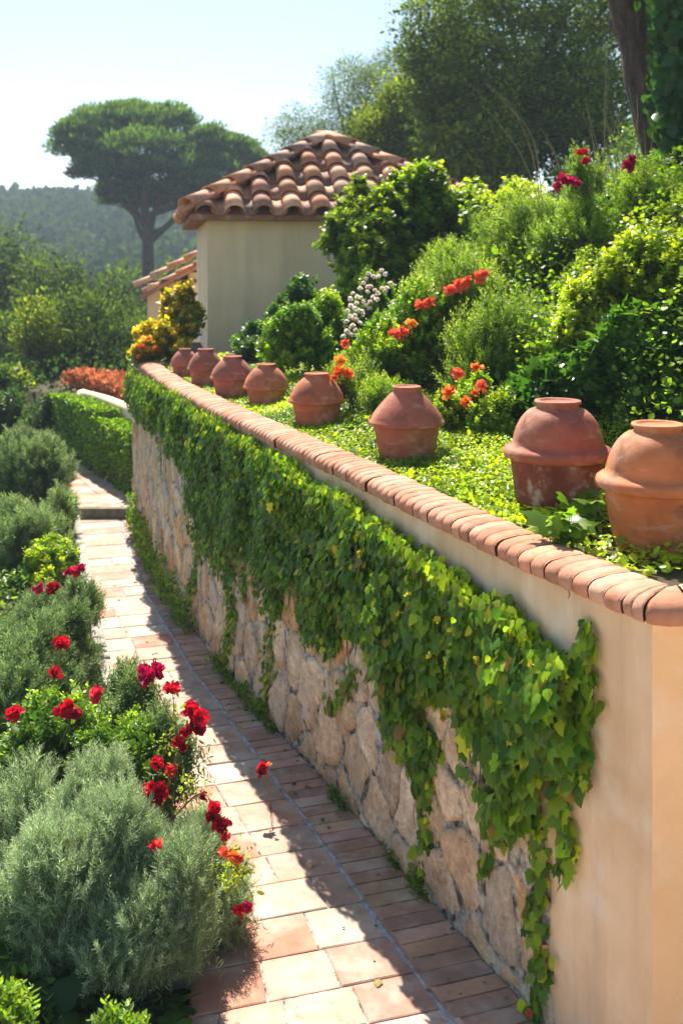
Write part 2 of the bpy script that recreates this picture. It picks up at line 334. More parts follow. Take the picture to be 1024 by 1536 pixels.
while Y < 12.95:
    h = float(rng.choice([.24, .26, .28]))
    if Y+h > 12.99: h = 12.99-Y
    a0, a1 = Y+.004, Y+h-.004; sk = -.10*1.0
    xl0, xr0, xl1, xr1 = lx(a0)+.0, border_x(a0)-.024, lx(a1)+.0, border_x(a1)-.024
    wdt = xr0-xl0; cols = [0]; u = (.42 if row % 2 else .31)+rng.normal(0, .02)
    cut = [wdt-k for k in ((.345+.01*math.sin(row), .665, .955, 1.25) if rng.random() < .74 else (.20, .52, .80, 1.1))]
    edges = sorted([0.0]+[c+rng.normal(0, .004) for c in cut if c > .12]+[wdt])
    for e0, e1 in zip(edges[:-1], edges[1:]):
        f0, f1 = e0/wdt, e1/wdt; g = .004/wdt
        q = []
        for f, (A, B, yy) in ((f0+g, (xl0, xr0, a0)), (f1-g, (xl0, xr0, a0)), (f1-g, (xl1, xr1, a1)), (f0+g, (xl1, xr1, a1))):
            x = A+(B-A)*f; q.append((x, yy+(x-(A+B)/2)*.30))
        if max(v[1] for v in q) > 12.97 or min(v[1] for v in q) < 1.5: q = [(x, min(y, 12.97)) for x, y in q]
        c = PAV[rng.choice(7, p=PW)]*np.exp(rng.normal(0, .07)); slab(mbp, q, -.003, .012+rng.normal(0, .0015), c)
    Y += h; row += 1
Y = 2.4
while Y < 12.9:
    h = .093+rng.normal(0, .002); tv = dirn(Y); nv = np.array([-tv[1], tv[0]])
    if Y < YC: base = lambda yy: np.array([1.091-.446*(yy-YC), yy])
    else: base = lambda yy: np.array([wx(yy), yy])
    p0 = base(Y+.003); p1 = base(Y+h*.96-.003); bw = bord(Y)
    ang = -.10; n2 = np.array([nv[0]*math.cos(ang)-nv[1]*math.sin(ang), nv[0]*math.sin(ang)+nv[1]*math.cos(ang)])
    q = [p0+n2*(bw-.004), p0+n2*.022, p1+n2*.022, p1+n2*(bw-.004)]
    c = np.array([.50, .31, .215])*np.exp(rng.normal(0, .13))*np.array([1, 1+rng.normal(0, .06), 1+rng.normal(0, .08)])
    slab(mbb, q, -.003, .014+rng.normal(0, .0018), c); Y += h
Y = 13.1
while Y < 17.6:                          # upper path
    h = .24; xr = hx(max(Y, 13.7))-.02; xl = lx(Y)
    n = max(1, int((xr-xl)/.3))
    for k in range(n):
        x0 = xl+(xr-xl)*k/n+.004; x1 = xl+(xr-xl)*(k+1)/n-.004; dx = (hx(Y+h)-hx(Y)) if Y > 13.7 else -.06
        slab(mbp, [(x0, Y+.004), (x1, Y+.004), (x1+dx, Y+h-.004), (x0+dx, Y+h-.004)], .117, .132, PAV[rng.choice(7, p=PW)]*np.exp(rng.normal(0, .07)))
    Y += h
mbp.build('paving', M['paver'], path); mbb.build('brick_border', M['paver'], path)
ys = np.arange(2.4, 12.95, .05); P = []
for y in ys:
    tv = dirn(y); nv = np.array([-tv[1], tv[0]]); b = np.array([wx(y) if y > YC else 1.091-.446*(y-YC), y])+nv*(bord(y)+.012)
    P.append((b[0], b[1], .010))
P = np.array(P); P[:, 2] += rng.normal(0, .001, len(P))-.003; P[:, 0] += fbm(np.c_[ys*3, ys*0, ys*0])*.008
mb = MB(); tube(mb, P, .0125+.006*fbm(np.c_[ys*9, ys*0+5, ys*0]), 6)
mb.build('joint_strip', M['joint'], path)
mb = MB(); gx = np.linspace(-9, 9, 25); gy = np.linspace(-14, 2.35, 20); XX_, YY_ = np.meshgrid(gx, gy); n_ = 25
i = np.arange(19)[:, None]*n_; j = np.arange(24)[None]; mb.add(np.stack([XX_, YY_, XX_*0+.002], -1).reshape(-1, 3), np.stack([i+j, i+j+1, i+n_+j+1, i+n_+j], -1).reshape(-1, 4))
mb.build('bounce_pavement', M['bounce_ground'], kind='structure')  # added out of view, its pale top bounces sun onto wall and pots
# step between the lower and the upper path
mb = MB(); box(mb, (lx(13.0)-.02, 12.99, -.03), (wx(13.0)+.02, 13.10, .134)); st = mb.build('step', M['stepstone'], kind='structure')
bv = st.modifiers.new('b', 'BEVEL'); bv.width = .012; bv.segments = 2
# kerb of pale stones along the planted bed
mb = MB(); y = 4.6
while y < 12.9:
    h = rng.uniform(.35, .5); y1 = min(y+h, 12.96); zt = .075+rng.normal(0, .008)
    slab(mb, [(lx(y+.01)-.11, y+.01), (lx(y+.01)-.005, y+.01), (lx(y1)-.005, y1), (lx(y1)-.11, y1)], -.05, zt, (1, 1, 1), .012); y = y1
mb.build('kerb', M['kerbstone'], kind='structure')
# ------------------------------------------------------------------ garden wall
wall = empty('garden_wall', (wx(YC), YC, 0), label='long low retaining wall of rough stone and cream stucco with a terracotta tile coping', cat='wall')
CN = np.array([_xs[0], YC]); d2 = unit(np.array([.995, -.04])); n2o = np.array([d2[1], -d2[0]])*1.0
n2o = np.array([-.04*-1*-1, -1.0]); n2o = unit(np.array([d2[1], -d2[0]]))          # outward of the return face (towards the camera)
mb = MB(); S = np.linspace(0, SL, 120); TH = .34
Zs = np.linspace(-.06, 1, 16)
G = []
for t in Zs:
    zt = cz(np.interp(S, _ss, _ys))+.01; z = np.where(t < 0, -.06, t*zt); P = w3(S, z, 0)
    P = P+np.concatenate([wallP(S)[2], S[:, None]*0], 1)*(fbm(P*1.7)*.006*np.minimum(1, S/.15))[:, None]; G.append(P)
G = np.array(G); a = np.arange(len(Zs)-1)[:, None]*len(S); b = np.arange(len(S)-1)[None]
mb.add(G.reshape(-1, 3), np.stack([a+b, a+b+1, a+len(S)+b+1, a+len(S)+b], -1).reshape(-1, 4))
# top and back
zt = cz(np.interp(S, _ss, _ys))+.01; A = w3(S, zt, 0); B = w3(S, zt, -TH); B[S < TH*1.2] = B[S < TH*1.2]; C_ = w3(S, zt*0-.06, -TH)
V = np.stack([A, B, C_], 1).reshape(-1, 3); k = np.arange(len(S)-1)[:, None]*3
mb.add(V, np.vstack([np.hstack([k, k+3, k+4, k+1]), np.hstack([k+1, k+4, k+5, k+2])]), smooth=False)
e = len(S)-1; mb.add(np.array([w3(SL, -.06, 0), w3(SL, zt[-1], 0), w3(SL, zt[-1], -TH), w3(SL, -.06, -TH)]), [(0, 1, 2, 3)], smooth=False)
mb.build('stucco_face', M['stucco'], wall, loc=(wx(YC), YC, 0))
mb = MB()                                    # wall beyond the far corner, out of sight behind the hedge and shrubs
yb = np.linspace(13.6, 24, 20); A = np.stack([wx(yb), yb, yb*0-4], -1); B = A.copy(); B[:, 2] = 1.86; C_ = B.copy(); C_[:, 0] += .34; D_ = A.copy(); D_[:, 0] += .34
V = np.stack([A, B, C_, D_], 1).reshape(-1, 3); k = np.arange(19)[:, None]*4
mb.add(V, np.vstack([np.hstack([k, k+4, k+5, k+1]), np.hstack([k+1, k+5, k+6, k+2])]), smooth=False)
mb.build('rear_face', M['stucco'], wall, loc=(wx(YC), YC, 0))
# return face at the near corner (5 mm proud so that no two faces share a plane)
mb = MB(); U = np.linspace(-.0, 4.5, 40); G = []
for t in Zs:
    z = -.06 if t < 0 else t*1.843
    q = CN[None]+d2*U[:, None]+n2o*(.0+.006*fbm(np.c_[U*2, U*0+t*3, U*0])*np.minimum(1, U/.15))[:, None]; G.append(np.c_[q, np.full(len(U), z)])
G = np.array(G); a = np.arange(len(Zs)-1)[:, None]*len(U); b = np.arange(len(U)-1)[None]
mb.add(G.reshape(-1, 3), np.stack([a+b, a+b+1, a+len(U)+b+1, a+len(U)+b], -1).reshape(-1, 4))
top0 = np.c_[CN[None]+d2*U[:, None], np.full(len(U), 1.843)]; top1 = np.c_[CN[None]+d2*np.maximum(U, .36)[:, None]-n2o*.33, np.full(len(U), 1.843)]
V = np.stack([top0, top1], 1).reshape(-1, 3); k = np.arange(len(U)-1)[:, None]*2; mb.add(V, np.hstack([k, k+2, k+3, k+1]), smooth=False)
mb.build('stucco_return', M['stucco_warm'], wall, loc=(wx(YC), YC, 0))
# ---- rubble facing: mortar sheet and stones
def stone_top(s):
    Yv = np.interp(s, _ss, _ys); return np.interp(Yv, [4.2, 5, 6, 7, 9, 13.6], [1.30, 1.42, 1.50, 1.55, 1.60, 1.60])+.05*np.sin(s*3.1)+.03*np.sin(s*7.7)
s_lo = float(px_s(815)); 
def s_edge(z): return s_lo-.10+.16*np.clip(z/1.4, 0, 1)+.03*np.sin(z*7)
mb = MB(); nS = 260; nZ = 26; G = []; tt = np.linspace(0, 1, nS)
for kz in range(nZ):
    f = kz/(nZ-1); st_ = SL+0*tt; z = None
    s = s_edge(f*1.4)+tt*(SL-.002-s_edge(f*1.4)); z = -.05+f*(stone_top(s)+.05)
    P3 = w3(s, z, 0); o = .014+.010*fbm(P3*9)+.006*fbm(P3*25); 
    if kz == nZ-1: o = o*0+.001
    o[0] = .001
    G.append(w3(s, z, o))
G = np.array(G); a = np.arange(nZ-1)[:, None]*nS; b = np.arange(nS-1)[None]
mb.add(G.reshape(-1, 3), np.stack([a+b, a+b+1, a+nS+b+1, a+nS+b], -1).reshape(-1, 4))
mb.build('mortar', M['mortar'], wall, loc=(wx(YC), YC, 0))
pts = []
tries = 0
while tries < 16000:
    tries += 1; s = rng.uniform(s_lo-.3, SL+.3); z = rng.uniform(-.25, 1.9); r = rng.uniform(.12, .28)
    if all(((s-a)/1.0)**2+((z-b)/(1.5+.9*((a*7.31) % 1)))**2 > ((r+c)/2*1.0)**2 for a, b, c in pts): pts.append((s, z, r))
pts = np.array(pts)
def clip(poly, p, n):                       # keep the side where (x-p).n < 0
    out = []; m = len(poly)
    for a in range(m):
        A = poly[a]; B = poly[(a+1) % m]; da = (A-p)@n; db = (B-p)@n
        if da < 0: out.append(A)
        if da*db < 0: out.append(A+(B-A)*da/(da-db))
    return out
STC = np.array([(.80, .60, .38), (.78, .61, .42), (.84, .68, .48), (.70, .52, .34), (.76, .47, .24), (.68, .57, .44), (.82, .64, .45)])
mb = MB()
for a, (s, z, r) in enumerate(pts):
    poly = [np.array(v) for v in ((s-.5, z-.6), (s+.5, z-.6), (s+.5, z+.6), (s-.5, z+.6))]
    d = np.hypot(pts[:, 0]-s, pts[:, 1]-z)
    for b in np.argsort(d)[1:16]:
        v = pts[b, :2]-np.array([s, z]); L = np.linalg.norm(v); w = .5+.1*(r-pts[b, 2])/.2
        gap = rng.uniform(.005, .017); poly = clip(poly, np.array([s, z])+v*w-v/L*gap, v/L)
        if len(poly) < 3: break
    if len(poly) < 3: continue
    for p, n in (((0, .012), (0, -1)), ((SL-.03, 0), (1, 0))): poly = clip(poly, np.array(p, float), np.array(n, float))
    if len(poly) < 3: continue
    q = np.array(poly); cc = q.mean(0)
    if cc[0] < s_edge(cc[1])+.02 or cc[1] > stone_top(cc[0])-.05: continue
    q[:, 0] = np.maximum(q[:, 0], s_edge(q[:, 1])+.01); q[:, 1] = np.minimum(q[:, 1], stone_top(q[:, 0])-.015)
    ar = 0.5*abs(np.dot(q[:, 0], np.roll(q[:, 1], -1))-np.dot(q[:, 1], np.roll(q[:, 0], -1)))
    if ar < .004: continue
    q = np.stack([q, q*.67+np.roll(q, -1, 0)*.33, q*.33+np.roll(q, -1, 0)*.67], 1).reshape(-1, 2)+rng.normal(0, .010, (len(q)*3, 2))
    for it in range(2):                     # round the corners
        q = np.stack([q*.78+np.roll(q, -1, 0)*.22, q*.22+np.roll(q, -1, 0)*.78], 1).reshape(-1, 2)
    cc = q.mean(0); m = len(q); dd = q-cc; Lr = np.linalg.norm(dd, axis=1, keepdims=True); R0 = Lr.mean()
    q = cc+dd*(1+.05*fbm(np.c_[q*9, q[:, :1]*0+a]))[:, None]
    hgt = rng.uniform(.020, .038); tilt = rng.normal(0, .05, 2); rings = []
    for ins, o in ((0, .003), (.004, .6*hgt), (.014, .88*hgt), (.035, hgt), (.07, hgt*1.02)):
        k = np.clip(1-ins/np.maximum(Lr[:, 0], .02), .15, 1); p = cc+(q-cc)*k[:, None]
        oo = o+((p-cc)@tilt)*(1 if o > .01 else 0)+(.005*fbm(np.c_[p*11, p[:, :1]*0+a*3.1]) if o > .01 else 0)
        rings.append(w3(np.clip(p[:, 0], 0, SL), p[:, 1], oo))
    rings.append(w3(np.full(1, cc[0]), np.full(1, cc[1]), hgt*1.03))
    V = np.vstack(rings); f = []
    for k in range(4):
        for b in range(m): f.append((k*m+b, k*m+(b+1) % m, (k+1)*m+(b+1) % m, (k+1)*m+b))
    for b in range(m): f.append((4*m+b, 4*m+(b+1) % m, 5*m))
    f = [t[::-1] for t in f]
    c = STC[rng.integers(len(STC))]*np.exp(rng.normal(0, .10)); mb.add(V, f, c)
mb.build('stone_facing', M['stone'], wall, loc=(wx(YC), YC, 0))
# ---- coping of curved tiles, fanned round the near corner
mb = MB(); PR = [(.015, .0), (-.045, -.012), (-.070, .012), (-.072, .045), (-.056, .076), (-.025, .098), (.04, .116), (.13, .126), (.20, .122), (.26, .108), (.30, .085), (.315, .05), (.315, -.03)]
PR = [(.015, .0), (-.026, -.005), (-.036, -.001), (-.040, .010), (-.043, .036), (-.038, .050), (-.026, .063), (-.004, .074), (.07, .085), (.15, .084), (.172, .080), (.182, .068), (.186, .03), (.186, -.03)]
PR = np.array(PR)
TC = np.array([(.54, .25, .145), (.58, .29, .18), (.48, .21, .12), (.60, .34, .22), (.51, .24, .145), (.55, .24, .135)])
def tile(fr, c, dz0=0):
    """fr(u) -> origin(x,y), inward dir, along dir, z ; u in 0..1 across the tile"""
    us = [0, .05, .14, .5, .86, .95, 1.0]; dr = [-.007, -.0022, .0, .001, .0, -.0022, -.007]; G = []
    for u, d in zip(us, dr):
        o, inn, z = fr(.05+u*.90); pr = PR.copy(); cen = np.array([.07, .03]); v = pr-cen; pr = pr+unit(v)*d
        G.append(np.c_[o[None]+inn[None]*pr[:, :1], z+pr[:, 1]+dz0])
    G = np.array(G); m = len(PR); f = []
    for k in range(len(us)-1):
        for b in range(m-1): f.append((k*m+b, (k+1)*m+b, (k+1)*m+b+1, k*m+b+1))
    V = G.reshape(-1, 3); f.append(tuple(range(m))[::-1]); f.append(tuple(range((len(us)-1)*m, len(us)*m)))
    mb.add(V, [t[::-1] for t in f], c, smooth=True)
s = .115; pitch = .060
while s < SL-.05:
    h = float(np.interp(s, [0, 1.2, 3], [.108, .076, .060]))*rng.uniform(.95, 1.05); dz = rng.normal(0, .002); jo = rng.normal(0, .004)
    def fr(u, s=s, h=h):
        q, t, n = wallP(np.array(s+h*u)); return q-n*jo, -n, float(cz(q[1]))
    tile(fr, TC[rng.integers(6)]*np.exp(rng.normal(0, .09)), dz); s += h
_, t0, n0 = wallP(np.array(.02)); piv = CN+t0*.115-n0*.20                            # pivot of the fan
a0 = math.atan2(n0[1], n0[0]); a1 = math.atan2(n2o[1], n2o[0]); 
if a1 < a0: a1 += 2*math.pi
FB = [0, .20, .40, 1.0]; nf = 3
for k in range(nf):
    def fr(u, k=k):
        f_ = FB[k]+(FB[k+1]-FB[k])*u; a = a0+(a1-a0)*f_; o = np.array([math.cos(a), math.sin(a)]); rr = .20+.03*math.sin(math.pi*f_)**2; return piv+o*rr, -o, 1.835
    tile(fr, TC[k % 6]*.95)
p_edge = piv+n2o*.20
along = .0
while along < 4.0:
    def fr(u, along=along): return p_edge+d2*(along+.105*u), -n2o, 1.835
    tile(fr, TC[rng.integers(6)]*np.exp(rng.normal(0, .09)), rng.normal(0, .003)); along += .105
mb.build('coping', M['coping'], wall, loc=(wx(YC), YC, 0))
mb = MB()                                   # mortar under the tiles shows dark in their joints
A = []
for s in np.linspace(.1, SL-.02, 140):
    q, t, n = wallP(np.array(s)); z = float(cz(q[1])); A.append([np.append(q-n*p, z+h) for p, h in ((-.010, .004), (-.024, .020), (-.016, .044), (.01, .060), (.06, .072), (.14, .064), (.168, .04), (.172, -.02))])
m = 8; V = np.array(A).reshape(-1, 3); k = np.arange(139)[:, None]*m; j = np.arange(m-1)[None]
mb.add(V, np.stack([k+j, k+m+j, k+m+j+1, k+j+1], -1).reshape(-1, 4)[:, ::-1])
mb.build('coping_mortar', M['mortar'], wall, loc=(wx(YC), YC, 0))
# ------------------------------------------------------------------ pots with dome lids
def pot(px, base_py, wpx, hpx, base_z, kind, label, tint):
    for _ in range(5):                     # seat the pot on the terrace where its foot shows in the photo
        Yd = (HC-base_z)*F/(base_py-HY); Rr = wpx*Yd/F/2; H = hpx*Yd/F*.98; X = (px-CX)*(Yd+Rr*.5)/F; Y = Yd+Rr*.6; base_z = float(ground_z(X, Y))
    g = float(ground_z(X, Y)); base_z = g-.006
    root = empty('terracotta_pot', (X, Y, base_z), label=label, cat='pot', group='terracotta pots with dome lids along the wall')
    hb = H*kind['split']; b = kind['base']*Rr; m1 = MB(); t = np.array(tint)
    prof = [(b*.2, 0), (b*.98, 0), (b*1.02, .008)]
    if kind.get('foot'): prof += [(b*1.08, .015), (b*1.08, .045*H/.5), (b*.99, .055*H/.5)]
    rt = Rr*kind['mouth']
    for u in np.linspace(.12, 1, 9): prof.append((b+(rt-b)*(u**.8), hb*u*.94))
    prof += [(rt*1.02, hb*.95), (rt*.98, hb*.985), (rt*.9, hb*.985), (rt*.86, hb*.9), (rt*.8, hb*.6)]
    lathe(m1, prof, 64, t, .008, Rr*90); m1.build('body', kind['m1'], root, loc=(0, 0, 0), rel=False)
    m2 = MB(); z0 = hb*.955; dh = H-z0; nk = kind['neck']*Rr
    pr = [(rt*.86, z0+.002), (Rr*.96, z0-.008), (Rr*.995, z0-.002), (Rr*1.0, z0+dh*.035), (Rr*.985, z0+dh*.07), (Rr*.955, z0+dh*.10)]
    if kind.get('roll'): pr = [(rt*.86, z0+.002), (Rr*.93, z0-.01), (Rr*.985, z0-.004), (Rr*1.0, z0+dh*.06), (Rr*.985, z0+dh*.12), (Rr*.93, z0+dh*.16), (Rr*.885, z0+dh*.175)]
    r0 = pr[-1][0]*(.935 if kind.get('roll') else 1); zs = pr[-1][1]; zt_ = z0+dh*kind.get('shoulder', .88)
    for u in np.linspace(.08, 1, 12):
        w = kind['dome']; r = nk+(r0-nk)*((1-u**w[0])**w[1]); pr.append((r, zs+(zt_-zs)*u))
    pr += [(nk*1.0, zt_+.004), (nk*1.0, z0+dh*.93), (nk*1.10, z0+dh*.945), (nk*1.13, z0+dh*.97), (nk*1.10, z0+dh), (nk*.93, z0+dh), (nk*.88, z0+dh*.985), (nk*.84, z0+dh*.968), (nk*.6, z0+dh*.966), (.002, z0+dh*.966)]
    lathe(m2, pr, 64, t*np.array(kind.get('lid', (1, 1, 1))), .006, Rr*40)
    m2.build('lid', kind['m2'], root, loc=(0, 0, 0), rel=False)
    return root
TM, TO = M['terracotta'], M['terracotta_old']
K_big = dict(split=.53, base=.66, mouth=.87, neck=.38, dome=(1.9, .60), roll=1, m1=TM, m2=TM)
K_old = dict(K_big, m1=TO, m2=TM, lid=(1.5, 1.45, 1.5), base=.72)
K_med = dict(split=.53, base=.68, mouth=.87, neck=.34, dome=(1.25, .95), foot=1, m1=TM, m2=TM, lid=(.95, .9, .95))
K_sml = dict(split=.50, base=.68, mouth=.86, neck=.39, dome=(1.45, .80), m1=TM, m2=TM, lid=(.98, .92, .95))
K_wide = dict(split=.46, base=.66, mouth=.84, neck=.36, dome=(1.5, .72), m1=TM, m2=TM)
O1 = (.58, .20, .07); O2 = (.50, .165, .075); O3 = (.23, .078, .045)
pot(989, 836, 190, 199, 1.93, K_big, 'large orange lidded pot standing at the near corner of the wall', O1)
pot(838, 777, 168, 176, 1.93, K_old, 'large lidded pot with a dark mossy stained body beside the corner pot', O3)
pot(610, 696, 117, 117, 1.93, K_med, 'lidded pot with a footed base and dark scratch mark in bright ground cover', (.42, .15, .085))
pot(475, 643, 87, 84, 1.95, K_sml, 'lidded pot with dull purplish lid, fifth along the wall from the hut', O2)
pot(399, 611, 71, 66, 1.96, K_wide, 'bright orange topped lidded pot fourth along the wall from the hut', (.52, .18, .09))
pot(348, 599, 68, 66, 1.96, K_sml, 'squat lidded pot third along the wall from the hut', (.44, .16, .10))
pot(308, 582, 56, 60, 1.95, K_sml, 'lidded pot second along the wall, in front of the hut corner', (.42, .15, .09))
pot(277, 568, 46, 46, 1.94, K_wide, 'lidded pot farthest along the wall, beside the yellow leaved shrub', (.43, .16, .10))
pot(345, 570, 38, 40, 1.94, K_wide, 'small lidded pot mostly hidden behind the squat pot, only its flat rim showing', (.44, .17, .10))
# ------------------------------------------------------------------ garden hut with a pyramid roof of barrel tiles
RT = np.array([(.74, .34, .16), (.68, .29, .14), (.78, .42, .23), (.56, .26, .15), (.66, .39, .25), (.40, .23, .16)])
def shell(mb, p0, p1, side, up, r0, r1, c, half=math.pi, th=.016, sgn=1, n=8):
    """half-round tile from p0 (lower end) to p1; sgn -1 = channel tile"""
    a = np.linspace(-half/2, half/2, n+1); V = []
    for rr in (0, -th):
        for p, r in ((p0, r0), (p1, r1)):
            V.append(p+side*np.sin(a)[:, None]*(r+rr)+up*sgn*(np.cos(a)[:, None]*(r+rr)*.85))
    V = np.vstack(V); m = n+1; f = []
    for b in range(n):
        f += [(b, b+1, m+b+1, m+b), (2*m+b, 3*m+b, 3*m+b+1, 2*m+b+1), (b, 2*m+b, 2*m+b+1, b+1), (m+b, m+b+1, 3*m+b+1, 3*m+b)]
    f += [(0, m, 3*m, 2*m), (n, 2*m+n, 3*m+n, m+n)]
    mb.add(V, f, c)
def tile_face(mb, A, B, apex, pitch=.31, expo=.40, shape='tri', L=None):
    """A,B eave ends; covers and channels run up the slope, cut by the hips"""
    e = B-A; w = np.linalg.norm(e); e = e/w; mid = (A+B)/2; upv = apex-mid; upv = upv-e*(upv@e); SLn = np.linalg.norm(upv); upv /= SLn; nrm = unit(np.cross(e, upv)); 
    if nrm[2] < 0: nrm = -nrm
    am = (apex-A)@e; nc_ = int(w/pitch); pt = w/nc_
    for k in range(nc_+1):
        for typ in (0, 1):
            u = k*pt+(pt/2 if typ == 0 else 0)
            if u > w-.04 or u < .04: continue
            lim = SLn*(min(u/am, (w-u)/(w-am)) if shape == 'tri' else 1.0)
            s = 0.0; q = 0
            while s < lim-.05:
                s1 = min(s+expo*1.18, lim+.05); c = RT[rng.integers(6)]*np.exp(rng.normal(0, .14)); jit = rng.normal(0, .006)
                if typ == 0: shell(mb, A+e*(u+jit)+upv*(s-.07)+nrm*.075, A+e*(u+jit)+upv*s1+nrm*.045, e, nrm, pt*.36, pt*.29, c)
                else: shell(mb, A+e*u+upv*(s-.05)+nrm*.135, A+e*u+upv*s1+nrm*.10, e, nrm, pt*.34, pt*.30, c*.75, sgn=-1, half=math.pi*.8)
                s += expo; q += 1
def hip(mb, P0, P1, r=.15, expo=.42):
    d = P1-P0; L = np.linalg.norm(d); d /= L; side = unit(np.cross(d, [0, 0, 1])); up = np.cross(side, d); n = max(1, round(L/expo)); ex = L/n
    for k in range(n):
        c = RT[rng.integers(6)]*np.exp(rng.normal(0, .1)); shell(mb, P0+d*(k*ex-.04)+up*.10, P0+d*((k+1)*ex+.05)+up*.075, side, up, r, r*.82, c, n=10, th=.02)
TH_ = R(10); hc0 = np.array([-1.82, 14.5]); hu = np.array([math.cos(TH_), math.sin(TH_)]); hv = np.array([-math.sin(TH_), math.cos(TH_)])
ZE = 3.78; HW = 3.85; HD = 3.6
hut = empty('garden_hut', (hc0[0], hc0[1], 1.86), label='small plastered hut with a pyramid roof of curved terracotta tiles behind the lidded pots', cat='hut')
def hp(u, v, z): q = hc0+hu*u+hv*v; return np.array([q[0], q[1], z])
mb = MB()
nu = 24; fx = np.linspace(0, HW, nu); fz = np.linspace(1.7, ZE-.02, 16)
def wallgrid(pa, pb):
    G = np.array([[pa+(pb-pa)*t+np.array([0, 0, z-pa[2]]) for t in np.linspace(0, 1, nu)] for z in fz]); a = np.arange(15)[:, None]*nu; b = np.arange(nu-1)[None]
    mb.add(G.reshape(-1, 3), np.stack([a+b, a+b+1, a+nu+b+1, a+nu+b], -1).reshape(-1, 4))
for (a, b) in (((0, 0), (HW, 0)), ((HW, 0), (HW, HD)), ((HW, HD), (0, HD)), ((0, HD), (0, 0))): wallgrid(hp(*a, fz[0]), hp(*b, fz[0]))
mb.build('wall', M['plaster'], hut, loc=tuple(hut.location))
ov = .24; E = [hp(-ov, -ov, ZE), hp(HW+ov, -ov, ZE), hp(HW+ov, HD+ov, ZE), hp(-ov, HD+ov, ZE)]; AP = hp(HW/2, HD/2, 5.02)
mb = MB(); b2 = [p-np.array([0, 0, .07]) for p in E]
mb.add(np.array(E+b2+[AP]), [(0, 1, 8), (1, 2, 8), (2, 3, 8), (3, 0, 8), (0, 4, 5, 1), (1, 5, 6, 2), (2, 6, 7, 3), (3, 7, 4, 0), (4, 7, 6, 5)], (.33, .16, .10), smooth=False)
roof = mb.build('roof', M['rooftile'], hut, loc=tuple(hut.location))
mb = MB()
for k in range(4): tile_face(mb, E[k], E[(k+1) % 4], AP, .37, .46)
mb.build('roof_tiles', M['rooftile'], roof, loc=(0, 0, 0), rel=False).location = (-roof.matrix_world.translation)*0-Vector(hut.location)
mb = MB()
for k in range(4): hip(mb, E[k]+np.array([0, 0, .03]), AP, .15, .44)
shell(mb, AP+np.array([0, 0, .06])-np.r_[hu*.16, 0], AP+np.array([0, 0, .06])+np.r_[hu*.16, 0], np.r_[hv, 0], np.array([0, 0, 1.]), .15, .14, RT[0])
mb.build('hip_tiles', M['rooftile'], roof, loc=(0, 0, 0), rel=False).location = -Vector(hut.location)
# lean-to outbuilding behind the hut: low walls, sloping tiled edge
ob = empty('outbuilding', (-2.75, 18.6, 1.86), label='low cream outbuilding with one sloping row of ridge tiles, left behind the hut', cat='outbuilding')
mb = MB()
a0_ = at(221, 500, 19.0)[0]; a1_ = at(306, 500, 19.0)[0]
box(mb, (a0_, 19.0, 1.7), (a0_+.20, 21.0, 2.78)); box(mb, (a0_+.36, 19.1, 1.7), (a0_+.52, 19.3, 2.80)); box(mb, (a0_+.72, 19.05, 1.7), (a1_+.3, 21.0, 2.98))
box(mb, (a0_+.02, 20.9, 1.7), (a1_, 21.1, 2.8))
mb.build('wall', M['plaster'], ob, loc=tuple(ob.location))
mb = MB(); P0 = at(210, 437, 18.8); P1 = at(312, 383, 19.0)
def slp(p, dy, dz): return p+np.array([0, dy, dz])
V = np.array([slp(P0, .0, -.07), slp(P1, 0, -.07), slp(P1, 2.2, -.07), slp(P0, 2.2, -.07), slp(P0, 0, -.14), slp(P1, 0, -.14), slp(P1, 2.2, -.14), slp(P0, 2.2, -.14)])
mb.add(V, [(0, 1, 2, 3), (4, 7, 6, 5), (0, 4, 5, 1), (1, 5, 6, 2), (2, 6, 7, 3), (3, 7, 4, 0)], (.45, .24, .15), smooth=False)
hip(mb, P0, P1, .13, .30)
d_ = unit(P1-P0); sd_ = np.array([0, 1., 0]); up_ = unit(np.cross(d_, sd_)); up_ = up_ if up_[2] > 0 else -up_
for k in range(7):
    for q in range(4): shell(mb, P0+sd_*(.30+.27*k)+d_*(q*.34)-up_*.04, P0+sd_*(.30+.27*k)+d_*(q*.34+.4)-up_*.06, sd_, up_, .11, .09, RT[rng.integers(6)])
mb.build('roof', M['rooftile'], ob, loc=tuple(ob.location))
mb = MB(); box(mb, (a0_+.26, 18.9, 2.80), (a0_+.95, 19.05, 2.86), (.25, .12, .08)); mb.build('lintel', M['wood'], ob, loc=tuple(ob.location))
# ------------------------------------------------------------------ vegetation makers
def Bl(x0, x1, y0, y1, Y, ry=None, n=100):
    """ellipsoid seen in the photo between these pixel columns/rows, at real distance Y"""
    c = at((x0+x1)/2, (y0+y1)/2, Y); rx = (x1-x0)/2*Y/F; rz = (y1-y0)/2*Y/F; return (c, np.array([rx, ry or rx, rz]), n)
STY = {}
def style(k, **v): STY[k] = dict(dict(tpl='oval', size=.03, per=14, L=.16, old=(.04, .085, .018), new=(.17, .25, .03), up=.6, newf=.5, lean=.8, mat='leaf', sj=.25, inner=.35, thick=.0016, core=(.03, .055, .015), hue=.10), **v)
def sublobes(blobs, k, f=(.38, .6)):
    out = []
    for c, r, n in blobs:
        out.append((c, r*.80, int(n*.32)))
        d = randdir(k); d[:, 2] = abs(d[:, 2])*1.1-.25; d = unit(d)
        for q in range(k):
            w = rng.uniform(*f); out.append((c+d[q]*r*(1-w*.62), r*w*rng.uniform(.85, 1.15, 3), int(n*1.15/k)))
    return out
